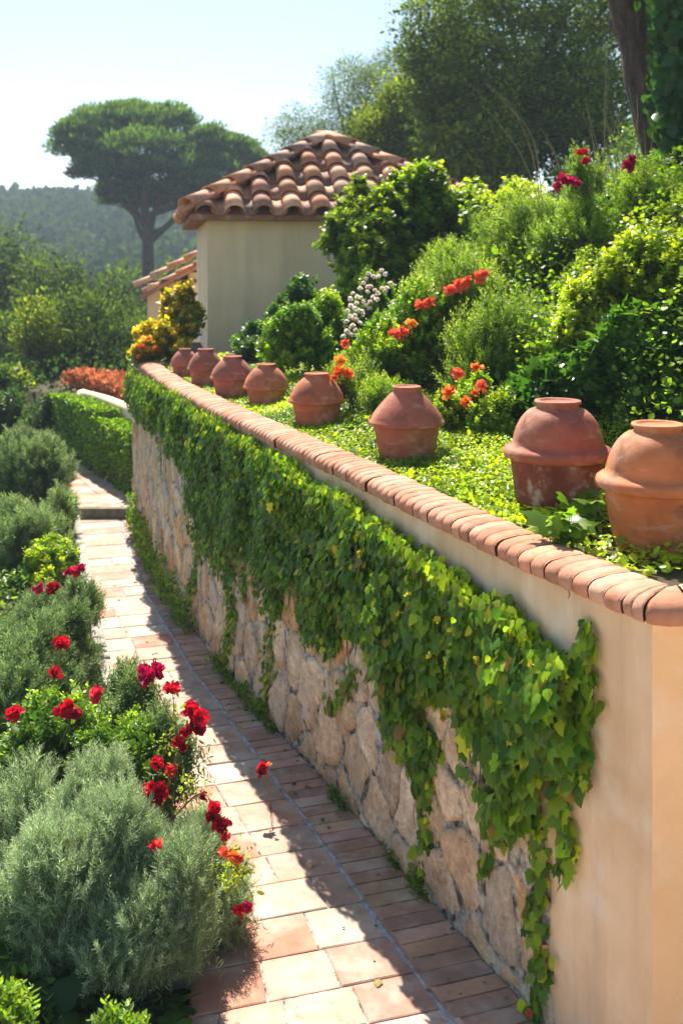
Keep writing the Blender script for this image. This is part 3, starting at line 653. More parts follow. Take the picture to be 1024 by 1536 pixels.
def shoot_cloud(mbf, mbs, blobs, st, floor=None):
    if st.get('sub', 7): blobs = sublobes(blobs, st.get('sub', 7))
    for c, r, n in blobs:
        d = randdir(n); d[:, 2] = np.where(d[:, 2] < -.35, -d[:, 2], d[:, 2])
        lump = 1+.16*fbm(d*1.9+c, 2)+.09*fbm(d*5+c*2, 2); rf = np.where(rng.random(n) < st['inner'], rng.uniform(.35, .9, n), rng.uniform(.88, 1.04, n)+.10*np.clip(rng.normal(-.8, 1, n), 0, 2.5))*lump
        wild = (rng.random(n) < .055) & (d[:, 2] > .0); rf = np.where(wild, np.maximum(rf, .9)*rng.uniform(1.08, 1.30, n), rf)
        tip = c+d*r*rf[:, None]; nrm = unit(d/r)
        sdir = unit(nrm*.9+np.array([0, 0, st['up']])+rng.normal(0, .28, (n, 3)))
        L = st['L']*rng.uniform(.6, 1.35, n); k = st['per']; t = (np.arange(k)[None]+rng.random((n, k))*.8)/k       # 0 tip, 1 base
        bend = randdir(n)*.25
        P = tip[:, None]-sdir[:, None]*(t*L[:, None])[..., None]+bend[:, None]*((t*t)*L[:, None])[..., None]
        ang = np.arange(k)[None]*2.4+rng.random((n, 1))*6.28; a1 = unit(np.cross(sdir, [.3, .2, .93])); a2 = np.cross(sdir, a1)
        rad = a1[:, None]*np.cos(ang)[..., None]+a2[:, None]*np.sin(ang)[..., None]
        D = sdir[:, None]*(1-st['lean']*.5)+rad*st['lean']+np.array([0, 0, .05]); Nn = sdir[:, None]*.8-rad*.3+rng.normal(0, .35, P.shape)+np.array([0, 0, .3])
        S = st['size']*np.exp(rng.normal(0, st['sj'], t.shape))*(.55+.6*np.minimum(1, t*2.2))
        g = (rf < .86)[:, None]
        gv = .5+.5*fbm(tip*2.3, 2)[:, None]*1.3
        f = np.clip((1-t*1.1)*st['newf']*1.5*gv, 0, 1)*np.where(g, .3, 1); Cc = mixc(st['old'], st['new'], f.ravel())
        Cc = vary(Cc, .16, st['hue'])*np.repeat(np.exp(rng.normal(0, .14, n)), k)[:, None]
        P = P.reshape(-1, 3); D = D.reshape(-1, 3); Nn = Nn.reshape(-1, 3); S = S.ravel()
        if floor is not None:
            ok = P[:, 2] > floor(P[:, 0], P[:, 1])+.004; P, D, Nn, S, Cc = P[ok], D[ok], Nn[ok], S[ok], Cc[ok]
        cloud(mbf, P, D, Nn, S, Cc, st['tpl'])
        # twigs of a share of the shoots, running back towards the stool of the plant
        m = min(n, 26); idx = rng.choice(n, m, replace=False); base = c-np.array([0, 0, r[2]*.95])
        for q in idx:
            b = base+(tip[q]-base)*np.array([.12, .12, .0])+rng.normal(0, .02, 3)
            w = curve([b, b+(tip[q]-b)*.5+np.array([0, 0, .12*r[2]])*rng.uniform(-1, 1), tip[q]-sdir[q]*L[q]*.5, tip[q]], 6)
            tube(mbs, w, np.linspace(st['thick']*2.2, st['thick']*.5, 6), 3, st.get('twig', (.10, .08, .04)), cap=False)
def bloom(mb, c, r, cl, n=30, face=None):
    d = randdir(n); f = unit(np.array([rng.normal(0, .5), -.5, .6]) if face is None else face); d = unit(d+f*.75)*np.array([1, 1, rng.uniform(.6, 1)])
    lop = randdir(1)[0]*r*.18; P = np.asarray(c)+d*r*.12+lop*rng.random((n, 1)); Nn = f[None]+rng.normal(0, .5, (n, 3)); S = r*rng.uniform(.62, 1.0, n); Cc = vary(np.tile(np.asarray(cl, float), (n, 1)), .22, .08)
    cloud(mb, P, d, Nn, S, Cc, 'petal')
    Q = np.asarray(c)+randdir(n//2)*r*.25; cloud(mb, Q, unit(randdir(n//2)+f), randdir(n//2), r*.45, vary(np.tile(np.asarray(cl, float)*.75, (n//2, 1)), .2, .05), 'petal')
def flowerhead(root, c, r, cl, name='flower', n=30):
    m = MB(); bloom(m, c, r, cl, n); return m.build(name, M['petal'], root, loc=tuple(c))
def shrub(name, label, cat, blobs, st, group=None, flowers=(), extra=None):
    st = STY[st] if isinstance(st, str) else st
    c0 = np.mean([b[0] for b in blobs], 0); gz = float(ground_z(c0[0], c0[1]))
    root = empty(name, (c0[0], c0[1], gz), label=label, cat=cat, group=group); f = MB(); s = MB()
    # stool: ground each blob
    fl = lambda x, y: ground_z(x, y)
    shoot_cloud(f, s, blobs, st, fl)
    if extra: extra(f, s)
    f.build('foliage', M[st['mat']], root, loc=tuple(root.location)); s.build('foliage_stems', M['stem'], root, loc=tuple(root.location))
    for q, (c, r, cl, nm) in enumerate(flowers):
        flowerhead(root, c, r, cl, nm)
        if q % 2 == 0 and nm == 'flower' and c[2] < 1.5:
            sm_ = MB(); tube(sm_, curve([c+np.array([rng.normal(0, .04), .05, -.22]), c+np.array([rng.normal(0, .02), .02, -.1]), c], 6), .003, 4, (.12, .15, .05)); sm_.build('stem', M['stem'], root, loc=tuple(root.location))
    return root
style('silver', tpl='needle', size=.026, per=44, L=.20, old=(.19, .25, .15), new=(.42, .50, .36), up=.9, newf=.75, lean=.65, mat='leaf_grey', inner=.4, twig=(.16, .11, .06), hue=.05)
style('greygreen', tpl='slim', size=.034, per=26, L=.18, old=(.11, .17, .065), new=(.30, .39, .17), up=.8, newf=.6, lean=.7, mat='leaf_grey', inner=.35)
style('fine', tpl='slim', size=.030, per=22, L=.18, old=(.09, .17, .03), new=(.36, .46, .06), up=.8, newf=.7, lean=.75, inner=.35)
style('bright', tpl='round', size=.034, per=15, L=.16, old=(.08, .18, .02), new=(.46, .54, .035), up=.8, newf=.75, lean=.8, mat='leaf_gloss', inner=.35)
style('green', tpl='oval', size=.036, per=15, L=.15, old=(.06, .14, .02), new=(.28, .40, .035), up=.7, newf=.6, lean=.8, mat='leaf_gloss', inner=.35)
style('vine', tpl='ivy', size=.075, per=8, L=.20, old=(.035, .10, .016), new=(.44, .52, .025), up=.7, newf=.55, lean=.9, mat='leaf_gloss', inner=.3)
style('dark', tpl='round', size=.05, per=12, L=.18, old=(.035, .09, .03), new=(.12, .23, .06), up=.5, newf=.4, lean=.9, mat='leaf_gloss', inner=.4)
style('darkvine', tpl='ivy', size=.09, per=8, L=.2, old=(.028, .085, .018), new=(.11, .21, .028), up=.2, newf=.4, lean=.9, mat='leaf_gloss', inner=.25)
style('autumn', tpl='round', size=.055, per=12, L=.18, old=(.10, .14, .02), new=(.62, .42, .03), up=.7, newf=.9, lean=.85, inner=.3, hue=.22)
style('herb', tpl='heart', size=.07, per=7, L=.16, old=(.02, .06, .018), new=(.14, .24, .03), up=.4, newf=.4, lean=.9, mat='leaf_gloss')
RED = (.62, .008, .03); MAG = (.55, .008, .10); DRED = (.32, .006, .022); ORG = (.95, .27, .05); CORAL = (.95, .19, .09); OY = (.95, .40, .05)
# ------------------------------------------------------------------ ivy hanging over the wall
def fpx(tab):
    t = np.array(tab, float); s = px_s(t[:, 0]); z = px_z(t[:, 0], t[:, 1]); o = np.argsort(s); return s[o], z[o]
tS, tZ = fpx([(203, 556), (250, 580), (285, 600), (340, 634), (414, 680), (460, 702), (500, 730), (545, 759), (565, 774), (600, 795), (640, 822), (680, 850), (712, 875), (740, 905), (765, 900), (800, 935), (845, 975), (872, 985), (880, 1000)])
bS, bZ = fpx([(203, 622), (235, 640), (262, 670), (295, 720), (300, 800), (325, 850), (345, 860), (400, 860), (415, 905), (450, 905), (470, 960), (520, 985), (560, 1010), (590, 1090), (640, 1160), (665, 1120), (700, 1120), (725, 1160), (760, 1215), (800, 1230), (845, 1190), (880, 1180)])
ivy_mb = MB(); ivy_st = MB(); ivy_y = MB()
def ivy_leaves(s, z, out, size, yel=.03, new=.25):
    n = len(s); P = w3(s, z, out); _, t, nn = wallP(s); n3 = np.c_[nn, np.zeros(n)]; t3 = np.c_[t, np.zeros(n)]
    D = np.array([0, 0, -1.])+t3*rng.normal(0, .55, n)[:, None]+n3*rng.uniform(0, .55, n)[:, None]+np.array([0, 0, .35])*rng.random(n)[:, None]
    Nn = n3*1.0+np.array([0, 0, .55])+t3*rng.normal(0, .4, n)[:, None]+rng.normal(0, .25, (n, 3))
    f = np.clip(rng.beta(1.2, 3, n)*1.2*new/.25*.8, 0, 1); C = mixc((.045, .118, .014), (.31, .42, .028), f); y = rng.random(n) < yel; C[y] = (.42, .42, .03); dd_ = rng.random(n) < .012; C[dd_] = (.26, .15, .06)
    k = rng.random(n) < .35; C = vary(C, .2, .10); size = np.broadcast_to(size, (n,))
    cloud(ivy_mb, P[k], D[k], Nn[k], size[k]*1.05, C[k], 'ivy'); k = ~k; cloud(ivy_mb, P[k], D[k], Nn[k], size[k]*.95, C[k], 'heart')
def bulge(s, u): return (.04+.11*np.sin(np.pi*np.clip(u*.85+.12, 0, 1))**.8)*np.clip(1+.6*fbm(np.c_[s*1.6, u*2, s*0], 2)+.8*fbm(np.c_[s*5.5, u*3.5, s*0+4], 2), .15, 2.2)*np.interp(s, [0, .8, 2, 9], [.7, 1, 1, .75])
N0 = 60000
s = rng.uniform(tS[0], tS[-1], N0); u = rng.random(N0); s = s[rng.random(N0) < np.interp(s, [0, 4, 10], [.62, .8, 1])]; n = len(s); u = rng.random(n)
top = np.interp(s, tS, tZ)+.035*fbm(np.c_[s*5, s*0, s*0], 2); bot = np.interp(s, bS, bZ)+np.interp(s, [0, 2.2, 3.5], [.05, .08, .13])*fbm(np.c_[s*3.3, s*0+9, s*0], 3)+.09*fbm(np.c_[s*9, s*0+19, s*0], 2)
z = bot+(top-bot)*(1-u**1.12); hole = fbm(np.c_[s*2.1, z*2.1, z*0+4], 3); keep = (rng.random(n) < 1-sm(.78, 1.0, u)*.6) & ((hole > -.26) | (u < np.where(s < 2.2, .72, .40)))
s, z, u = s[keep], z[keep], u[keep]; B_ = bulge(s, u)
ivy_leaves(s, z, .012+B_*rng.random(len(s))**.6, np.interp(s, [0, 1.0, 3, 6, 10], [.080, .066, .046, .034, .028])*np.exp(np.clip(rng.normal(-.05, .32, len(s)), -.8, .4)))
for k in range(16):                                    # bare runners below the leaves, gripping the stones
    s0 = rng.uniform(.55, 7.5); zb = float(np.interp(s0, bS, bZ)); a = np.linspace(0, 1, 14); ln = rng.uniform(.12, .42)
    ss = s0+.16*fbm(np.c_[a*2.5+k, a*0+k, a*0])*a; tube(ivy_mb, w3(ss, np.maximum(zb+.15-(ln+.15)*a, .03), .040+.004*np.sin(a*9)), np.linspace(.0035, .0012, 14), 4, (.16, .10, .05))
# fringe along the upper edge, sunlit look put into lighter leaf colours
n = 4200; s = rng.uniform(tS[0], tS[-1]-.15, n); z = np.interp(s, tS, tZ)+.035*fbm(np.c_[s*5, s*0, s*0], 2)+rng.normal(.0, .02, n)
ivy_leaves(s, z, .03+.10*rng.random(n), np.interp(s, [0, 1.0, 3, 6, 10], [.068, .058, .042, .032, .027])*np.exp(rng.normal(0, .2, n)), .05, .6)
def strand(pts, w=.05, dens=55, size=None, new=.3):
    t = np.array(pts, float); S = px_s(t[:, 0]); Z = px_z(t[:, 0], t[:, 1]); C = curve(np.c_[S, Z, S*0], 40); L = np.sum(np.hypot(*np.diff(C[:, :2], axis=0).T))
    tube(ivy_mb, w3(C[:, 0], C[:, 1], .018+.008*np.sin(np.arange(40))), .0028, 4, (.10, .07, .03))
    n = int(L*dens*1.35*max(1, w/.05)); q = rng.random(n)*39; s = np.interp(q, np.arange(40), C[:, 0])+rng.normal(0, w*.5, n); z = np.interp(q, np.arange(40), C[:, 1])+rng.normal(0, w*.3, n)
    sz = size or np.interp(s, [0, 1, 3, 6, 10], [.062, .054, .040, .032, .027]); ivy_leaves(s, z, .018+.035*rng.random(n), sz*np.exp(rng.normal(0, .22, n)), .05, new)
strand([(812, 1210), (822, 1290), (812, 1360), (822, 1430), (812, 1500), (816, 1560)], .06, 95)
strand([(850, 1180), (862, 1240), (852, 1310)], .05, 95)
strand([(880, 1000), (893, 960), (889, 930)], .045, 110); strand([(872, 1080), (893, 1040), (885, 990)], .06, 100); strand([(862, 1160), (880, 1150), (884, 1090)], .07, 120)
strand([(800, 1190), (770, 1205), (748, 1235), (735, 1300)], .035, 65)
strand([(755, 1240), (765, 1270)], .03, 60)
strand([(640, 1120), (634, 1180), (648, 1240), (640, 1300), (636, 1340)], .05, 90); strand([(668, 1100), (655, 1160), (645, 1200)], .06, 100)
strand([(545, 1000), (520, 1040), (500, 1060)], .08, 90)
strand([(425, 880), (412, 960), (405, 1040), (400, 1062)], .10, 120); strand([(345, 840), (352, 920), (342, 1005)], .13, 150); strand([(305, 780), (300, 850), (290, 900)], .12, 150)
strand([(375, 850), (372, 900)], .1, 110); strand([(240, 640), (245, 700), (238, 770)], .05, 60); strand([(470, 900), (462, 960)], .08, 110)
strand([(590, 1080), (598, 1130)], .07, 100); strand([(700, 1110), (706, 1160)], .05, 80)
for k in range(46):                                    # woody runners on the wall, half seen between the leaves
    s0 = rng.uniform(.6, 10.4); zt = float(np.interp(s0, tS, tZ)); zb = float(np.interp(s0, bS, bZ)); a = np.linspace(0, 1, 10)
    ss = s0+.10*fbm(np.c_[a*3, a*0+k, a*0]); tube(ivy_st, w3(ss, zt-.05+(zb-.04-zt)*a, .012+.015*rng.random()), .0035, 4, (.11, .075, .04))
ivy = empty('ivy', (float(wx(6.0)), 6.0, 0), label='thick curtain of green ivy hanging down the stone face of the retaining wall', cat='ivy')
ivy_mb.build('foliage', M['leaf_gloss'], ivy, loc=tuple(ivy.location)); ivy_st.build('ivy_stems', M['stem'], ivy, loc=tuple(ivy.location))
for (px, py, r, cl) in ((655, 886, .022, (.75, .68, .03)), (722, 940, .022, (.75, .68, .03)), (688, 976, .022, (.80, .70, .06)), (762, 985, .03, (.62, .62, .03)), (790, 983, .025, (.60, .62, .03)), (842, 988, .02, (.62, .62, .04)), (710, 1068, .028, (.50, .42, .03)), (578, 827, .02, (.70, .66, .03)), (640, 912, .02, (.65, .62, .03)), (480, 810, .02, (.5, .55, .05)), (528, 818, .02, (.6, .6, .04)), (700, 925, .02, (.7, .65, .04))):
    s = float(px_s(px)); c = w3(s, float(px_z(px, py)), .15); m = MB(); bloom(m, c, r*1.2, cl, 9); m.build('yellow_leaf_tuft', M['petal'], ivy, loc=tuple(c))
s = float(px_s(812)); c = w3(s, float(px_z(812, 1516)), .06); m = MB(); bloom(m, c, .022, CORAL, 12); m.build('red_flower', M['petal'], ivy, loc=tuple(c))
# ------------------------------------------------------------------ bright ground cover on the terrace, round the pots
pots = [(o.location.x, o.location.y) for o in col.objects if o.name.startswith('terracotta_pot')]
mb = MB(); n = 120000; Yv = rng.uniform(4.2, 12.6, n); p = rng.uniform(.24, 1.75, n); dn = np.interp(Yv, [4.2, 6, 9, 13], [.55, .75, 1, 1]); k = rng.random(n) < dn; Yv, p = Yv[k], p[k]
X = wx(Yv)+p/.91; g = ground_z(X, Yv); h = (.03+.09*sm(.26, .8, p)*(1+.8*fbm(np.c_[X*3, Yv*3, X*0], 2)))*rng.random(len(X))**.5
bare = fbm(np.c_[X*2.4, Yv*2.4, X*0+7], 2); ok = np.ones(len(X), bool)
for (a, b) in pots: ok &= np.hypot(X-a, Yv-b) > .17
ok &= ~((Yv < 5.0) & (rng.random(len(X)) < .72))
X, Yv, g, h, p = X[ok], Yv[ok], g[ok], h[ok], p[ok]; n = len(X); D = unit(np.c_[rng.normal(0, 1, (n, 2)), rng.uniform(.1, .9, n)])
Cc = mixc((.09, .17, .02), (.42, .50, .04), np.clip(.55+.9*fbm(np.c_[X*2, Yv*2, X*0], 2)+rng.normal(0, .25, n), 0, 1))
cloud(mb, np.c_[X, Yv, g+h], D, np.c_[rng.normal(0, .35, (n, 2)), np.ones(n)], np.interp(Yv, [4.2, 5.2, 6.5, 9], [.038, .029, .020, .018])*np.exp(rng.normal(0, .25, n)), vary(Cc, .15, .1), 'round')
mb.build('ground_cover', M['leaf_gloss'], kind='stuff')
# broad leaves between the two large pots
def ivyplant(name, label, cat, boxes, size, n, colA, colB, cat2=None, mat='leaf_gloss', tpl='ivy', hgt=.12):
    f = MB(); s_ = MB(); cen = np.mean([[(b[0]+b[1])/2, (b[2]+b[3])/2] for b in boxes], 0); root = empty(name, (cen[0], cen[1], float(ground_z(cen[0], cen[1]))), label=label, cat=cat)
    for b in boxes:
        x = rng.uniform(b[0], b[1], n); y = rng.uniform(b[2], b[3], n); g = ground_z(x, y); e = 1-np.maximum(abs(2*(x-b[0])/(b[1]-b[0])-1), abs(2*(y-b[2])/(b[3]-b[2])-1))**3
        ok = rng.random(n) < e; x, y, g = x[ok], y[ok], g[ok]; m = len(x); h = hgt*rng.random(m)**.6*(1+.7*fbm(np.c_[x*4, y*4, x*0], 2))
        D = np.c_[rng.normal(0, 1, (m, 2)), rng.uniform(-.2, .6, m)]; N_ = np.c_[rng.normal(0, .4, (m, 2)), np.ones(m)]
        P = np.c_[x, y, g+h+.01]; cloud(f, P, D, N_, size*np.exp(rng.normal(0, .25, m)), vary(mixc(colA, colB, rng.random(m)**1.5), .15, .1), tpl)
        for q in range(min(m, 120)): tube(f, [np.array([x[q], y[q], g[q]-.01]), P[q]*.5+np.array([x[q], y[q], g[q]])*.5+rng.normal(0, .01, 3), P[q]], .0018, 3, (.12, .14, .04), cap=False)
    f.build('foliage', M[mat], root, loc=tuple(root.location)); return root
ivyplant('ivy_plant', 'small patch of broad ivy leaves growing between the two largest pots', 'ivy', [(.98, 1.32, 4.75, 5.05), (.86, 1.02, 4.48, 4.62)], .085, 55, (.05, .12, .02), (.22, .34, .03), hgt=.13)
# ------------------------------------------------------------------ shrubs on the terrace and its slope
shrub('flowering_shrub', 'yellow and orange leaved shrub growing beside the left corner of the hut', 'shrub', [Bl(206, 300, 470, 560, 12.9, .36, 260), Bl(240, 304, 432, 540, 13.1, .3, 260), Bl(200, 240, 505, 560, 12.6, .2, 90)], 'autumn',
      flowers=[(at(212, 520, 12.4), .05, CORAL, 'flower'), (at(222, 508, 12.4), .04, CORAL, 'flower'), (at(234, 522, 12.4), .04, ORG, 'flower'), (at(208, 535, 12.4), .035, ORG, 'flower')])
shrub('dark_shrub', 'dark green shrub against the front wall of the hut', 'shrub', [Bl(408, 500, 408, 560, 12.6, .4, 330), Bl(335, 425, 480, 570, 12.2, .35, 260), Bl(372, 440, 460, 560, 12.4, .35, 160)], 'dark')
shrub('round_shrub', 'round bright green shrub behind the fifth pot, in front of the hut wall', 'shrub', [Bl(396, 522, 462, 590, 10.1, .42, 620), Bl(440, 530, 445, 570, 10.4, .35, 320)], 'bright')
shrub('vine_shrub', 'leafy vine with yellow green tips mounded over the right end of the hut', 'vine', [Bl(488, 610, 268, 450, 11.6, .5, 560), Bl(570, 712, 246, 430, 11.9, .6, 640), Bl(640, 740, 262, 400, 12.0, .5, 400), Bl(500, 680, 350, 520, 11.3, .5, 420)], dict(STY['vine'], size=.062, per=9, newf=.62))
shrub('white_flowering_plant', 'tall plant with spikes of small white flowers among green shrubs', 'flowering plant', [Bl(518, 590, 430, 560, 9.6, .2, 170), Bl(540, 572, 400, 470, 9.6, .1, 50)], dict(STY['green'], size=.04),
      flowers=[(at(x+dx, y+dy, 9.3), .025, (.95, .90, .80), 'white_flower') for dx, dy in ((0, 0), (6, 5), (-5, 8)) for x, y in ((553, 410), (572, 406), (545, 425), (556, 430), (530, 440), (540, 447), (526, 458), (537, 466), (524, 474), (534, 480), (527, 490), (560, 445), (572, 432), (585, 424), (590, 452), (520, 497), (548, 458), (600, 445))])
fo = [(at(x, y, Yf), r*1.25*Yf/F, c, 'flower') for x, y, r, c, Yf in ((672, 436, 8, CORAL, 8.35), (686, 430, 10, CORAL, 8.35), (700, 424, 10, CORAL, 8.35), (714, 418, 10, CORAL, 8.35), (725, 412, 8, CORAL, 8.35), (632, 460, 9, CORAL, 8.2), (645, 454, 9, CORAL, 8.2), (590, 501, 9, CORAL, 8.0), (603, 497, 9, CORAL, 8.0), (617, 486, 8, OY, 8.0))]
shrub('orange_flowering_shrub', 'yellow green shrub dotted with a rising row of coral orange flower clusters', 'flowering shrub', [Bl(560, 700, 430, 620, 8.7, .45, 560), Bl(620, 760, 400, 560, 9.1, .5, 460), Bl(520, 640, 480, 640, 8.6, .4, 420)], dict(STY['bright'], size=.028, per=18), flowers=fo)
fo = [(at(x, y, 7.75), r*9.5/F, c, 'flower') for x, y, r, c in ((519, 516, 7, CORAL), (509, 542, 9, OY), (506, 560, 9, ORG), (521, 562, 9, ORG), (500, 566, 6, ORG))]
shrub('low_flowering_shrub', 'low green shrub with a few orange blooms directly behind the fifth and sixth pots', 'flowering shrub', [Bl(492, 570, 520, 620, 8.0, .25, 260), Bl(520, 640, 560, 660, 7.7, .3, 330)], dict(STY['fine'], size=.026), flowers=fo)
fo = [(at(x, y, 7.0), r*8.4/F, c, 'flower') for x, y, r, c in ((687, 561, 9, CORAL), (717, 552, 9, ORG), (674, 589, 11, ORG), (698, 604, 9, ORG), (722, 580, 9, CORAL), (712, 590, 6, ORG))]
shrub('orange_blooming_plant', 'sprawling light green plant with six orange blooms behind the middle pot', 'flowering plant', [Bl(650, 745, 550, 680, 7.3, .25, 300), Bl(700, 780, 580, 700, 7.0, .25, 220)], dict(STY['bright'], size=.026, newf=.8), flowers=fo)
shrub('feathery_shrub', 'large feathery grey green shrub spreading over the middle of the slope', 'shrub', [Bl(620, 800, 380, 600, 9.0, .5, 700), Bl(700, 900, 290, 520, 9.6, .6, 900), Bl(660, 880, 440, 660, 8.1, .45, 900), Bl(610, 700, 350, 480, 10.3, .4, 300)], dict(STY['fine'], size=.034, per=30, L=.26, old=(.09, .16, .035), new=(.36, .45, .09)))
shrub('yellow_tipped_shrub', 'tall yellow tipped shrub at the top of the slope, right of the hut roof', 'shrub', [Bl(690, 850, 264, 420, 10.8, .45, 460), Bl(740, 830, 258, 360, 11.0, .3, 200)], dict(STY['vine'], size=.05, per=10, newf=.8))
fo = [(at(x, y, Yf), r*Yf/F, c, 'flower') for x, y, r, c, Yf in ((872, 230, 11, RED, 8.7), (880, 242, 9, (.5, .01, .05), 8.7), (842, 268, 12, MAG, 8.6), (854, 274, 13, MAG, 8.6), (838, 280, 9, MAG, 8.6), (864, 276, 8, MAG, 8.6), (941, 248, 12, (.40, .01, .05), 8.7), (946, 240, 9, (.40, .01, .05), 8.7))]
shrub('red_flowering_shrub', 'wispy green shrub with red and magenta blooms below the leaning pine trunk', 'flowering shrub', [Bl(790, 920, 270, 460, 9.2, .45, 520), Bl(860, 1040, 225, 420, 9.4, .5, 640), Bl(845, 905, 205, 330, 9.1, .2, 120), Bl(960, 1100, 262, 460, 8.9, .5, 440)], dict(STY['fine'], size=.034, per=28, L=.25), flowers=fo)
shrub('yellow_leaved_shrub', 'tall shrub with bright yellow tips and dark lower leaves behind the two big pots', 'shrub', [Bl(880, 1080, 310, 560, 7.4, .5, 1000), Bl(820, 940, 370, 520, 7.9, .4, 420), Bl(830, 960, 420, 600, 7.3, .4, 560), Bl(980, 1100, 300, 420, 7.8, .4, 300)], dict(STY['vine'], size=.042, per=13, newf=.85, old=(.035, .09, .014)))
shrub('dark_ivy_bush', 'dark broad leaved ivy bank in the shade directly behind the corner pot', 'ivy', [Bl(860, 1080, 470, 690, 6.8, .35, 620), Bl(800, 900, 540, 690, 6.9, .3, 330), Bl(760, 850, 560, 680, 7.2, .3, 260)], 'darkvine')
mb = MB(); n = 150000; Yv = rng.uniform(4.6, 15, n); p = rng.uniform(1.4, 7.5, n); X = wx(Yv)+p/.91; g = ground_z(X, Yv); h = .60*rng.random(n)**.8*(1+.8*fbm(np.c_[X*1.7, Yv*1.7, X*0], 2))*sm(1.35, 1.9, p)
D = unit(np.c_[rng.normal(0, 1, (n, 2)), rng.uniform(.1, 1.2, n)]); f = np.clip(.3+.8*fbm(np.c_[X*1.3, Yv*1.3, X*0+2], 2)+rng.normal(0, .2, n), 0, 1)
cloud(mb, np.c_[X, Yv, g+h], D, np.c_[rng.normal(0, .5, (n, 2)), np.ones(n)], .034*np.exp(rng.normal(0, .3, n)), vary(mixc((.06, .13, .025), (.24, .34, .05), f), .18, .12), 'round')
mb.build('slope_undergrowth', M['leaf_gloss'], kind='stuff')
# dry grass stalks on the slope
def stalks(label, specs):
    b0 = at(specs[0][0][0], specs[0][0][1], specs[0][0][2]); root = empty('dry_grass_tuft', (b0[0], b0[1], float(ground_z(b0[0], b0[1]))), label=label, cat='grass')
    for pts in specs:
        m = MB(); P = curve([at(*q) for q in pts], 12); tube(m, P, np.linspace(.005, .0015, 12), 4, (.42, .36, .20)); m.build('stalk', M['dry'], root, loc=tuple(root.location))
stalks('thin arching dry grass stalks rising above the yellow tipped shrub', [[(812, 330, 9.5), (800, 240, 9.4), (770, 165, 9.3), (728, 124, 9.2)], [(815, 330, 9.5), (806, 240, 9.4), (790, 190, 9.3), (742, 140, 9.2)], [(814, 330, 9.5), (790, 250, 9.5), (760, 200, 9.4), (724, 158, 9.3)], [(845, 320, 9.4), (836, 240, 9.4), (804, 180, 9.3)], [(850, 320, 9.4), (838, 250, 9.4), (818, 205, 9.3)]])
sp = []
for k in range(26):
    x = rng.uniform(895, 975); t = rng.uniform(-50, 35); sp.append([(x, 300, 9.9), (x+t*.3, 230, 9.8), (x+t, rng.uniform(120, 210), 9.7)])
sp += [[(906, 300, 9.8), (907, 150, 9.7), (914, 20, 9.6)]]
stalks('clump of fine straw coloured grass blades at the foot of the leaning pine trunk', sp)
# ------------------------------------------------------------------ plants of the left bed
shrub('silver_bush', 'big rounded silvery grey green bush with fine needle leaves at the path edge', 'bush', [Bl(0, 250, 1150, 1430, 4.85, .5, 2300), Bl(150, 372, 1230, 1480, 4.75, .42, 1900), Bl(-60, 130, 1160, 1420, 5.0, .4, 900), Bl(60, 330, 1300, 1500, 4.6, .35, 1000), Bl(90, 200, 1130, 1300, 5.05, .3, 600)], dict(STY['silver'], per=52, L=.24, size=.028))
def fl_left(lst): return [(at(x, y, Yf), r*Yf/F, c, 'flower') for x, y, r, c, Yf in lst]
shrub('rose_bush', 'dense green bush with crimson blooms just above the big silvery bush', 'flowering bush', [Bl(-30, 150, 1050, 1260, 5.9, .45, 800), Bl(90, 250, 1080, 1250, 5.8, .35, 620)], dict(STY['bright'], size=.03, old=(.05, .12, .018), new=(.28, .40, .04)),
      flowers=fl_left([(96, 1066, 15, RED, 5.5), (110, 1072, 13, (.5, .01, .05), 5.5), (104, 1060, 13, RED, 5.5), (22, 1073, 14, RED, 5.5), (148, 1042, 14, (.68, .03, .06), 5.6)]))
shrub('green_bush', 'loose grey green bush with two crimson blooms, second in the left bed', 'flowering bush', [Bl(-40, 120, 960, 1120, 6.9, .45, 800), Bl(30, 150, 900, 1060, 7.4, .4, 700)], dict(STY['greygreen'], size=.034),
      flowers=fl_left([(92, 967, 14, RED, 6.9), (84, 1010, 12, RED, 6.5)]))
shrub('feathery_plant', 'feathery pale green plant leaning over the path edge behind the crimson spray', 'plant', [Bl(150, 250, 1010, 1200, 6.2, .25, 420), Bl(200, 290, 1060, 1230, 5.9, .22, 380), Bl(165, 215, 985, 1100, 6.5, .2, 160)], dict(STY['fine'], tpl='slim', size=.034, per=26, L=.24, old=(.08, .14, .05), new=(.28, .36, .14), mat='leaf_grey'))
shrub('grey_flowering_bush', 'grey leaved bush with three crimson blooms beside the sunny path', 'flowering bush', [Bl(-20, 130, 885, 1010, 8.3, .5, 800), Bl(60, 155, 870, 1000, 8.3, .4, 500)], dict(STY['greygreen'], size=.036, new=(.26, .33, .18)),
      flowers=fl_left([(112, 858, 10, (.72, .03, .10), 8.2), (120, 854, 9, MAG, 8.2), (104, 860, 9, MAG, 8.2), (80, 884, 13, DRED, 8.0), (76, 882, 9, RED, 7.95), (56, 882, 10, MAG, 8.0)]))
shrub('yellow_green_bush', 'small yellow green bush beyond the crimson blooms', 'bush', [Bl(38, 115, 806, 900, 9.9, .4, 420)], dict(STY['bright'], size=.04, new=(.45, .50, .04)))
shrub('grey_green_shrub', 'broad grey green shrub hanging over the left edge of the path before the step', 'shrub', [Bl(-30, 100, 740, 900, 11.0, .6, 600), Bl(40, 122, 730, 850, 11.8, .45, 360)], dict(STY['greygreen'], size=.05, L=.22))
shrub('tall_green_shrub', 'taller grey green shrub beside the stone step', 'shrub', [Bl(-40, 110, 655, 830, 13.4, .7, 620), Bl(50, 118, 650, 760, 14.5, .5, 300), Bl(0, 70, 640, 720, 15.5, .5, 240)], dict(STY['greygreen'], size=.055, L=.25, old=(.055, .10, .035)))
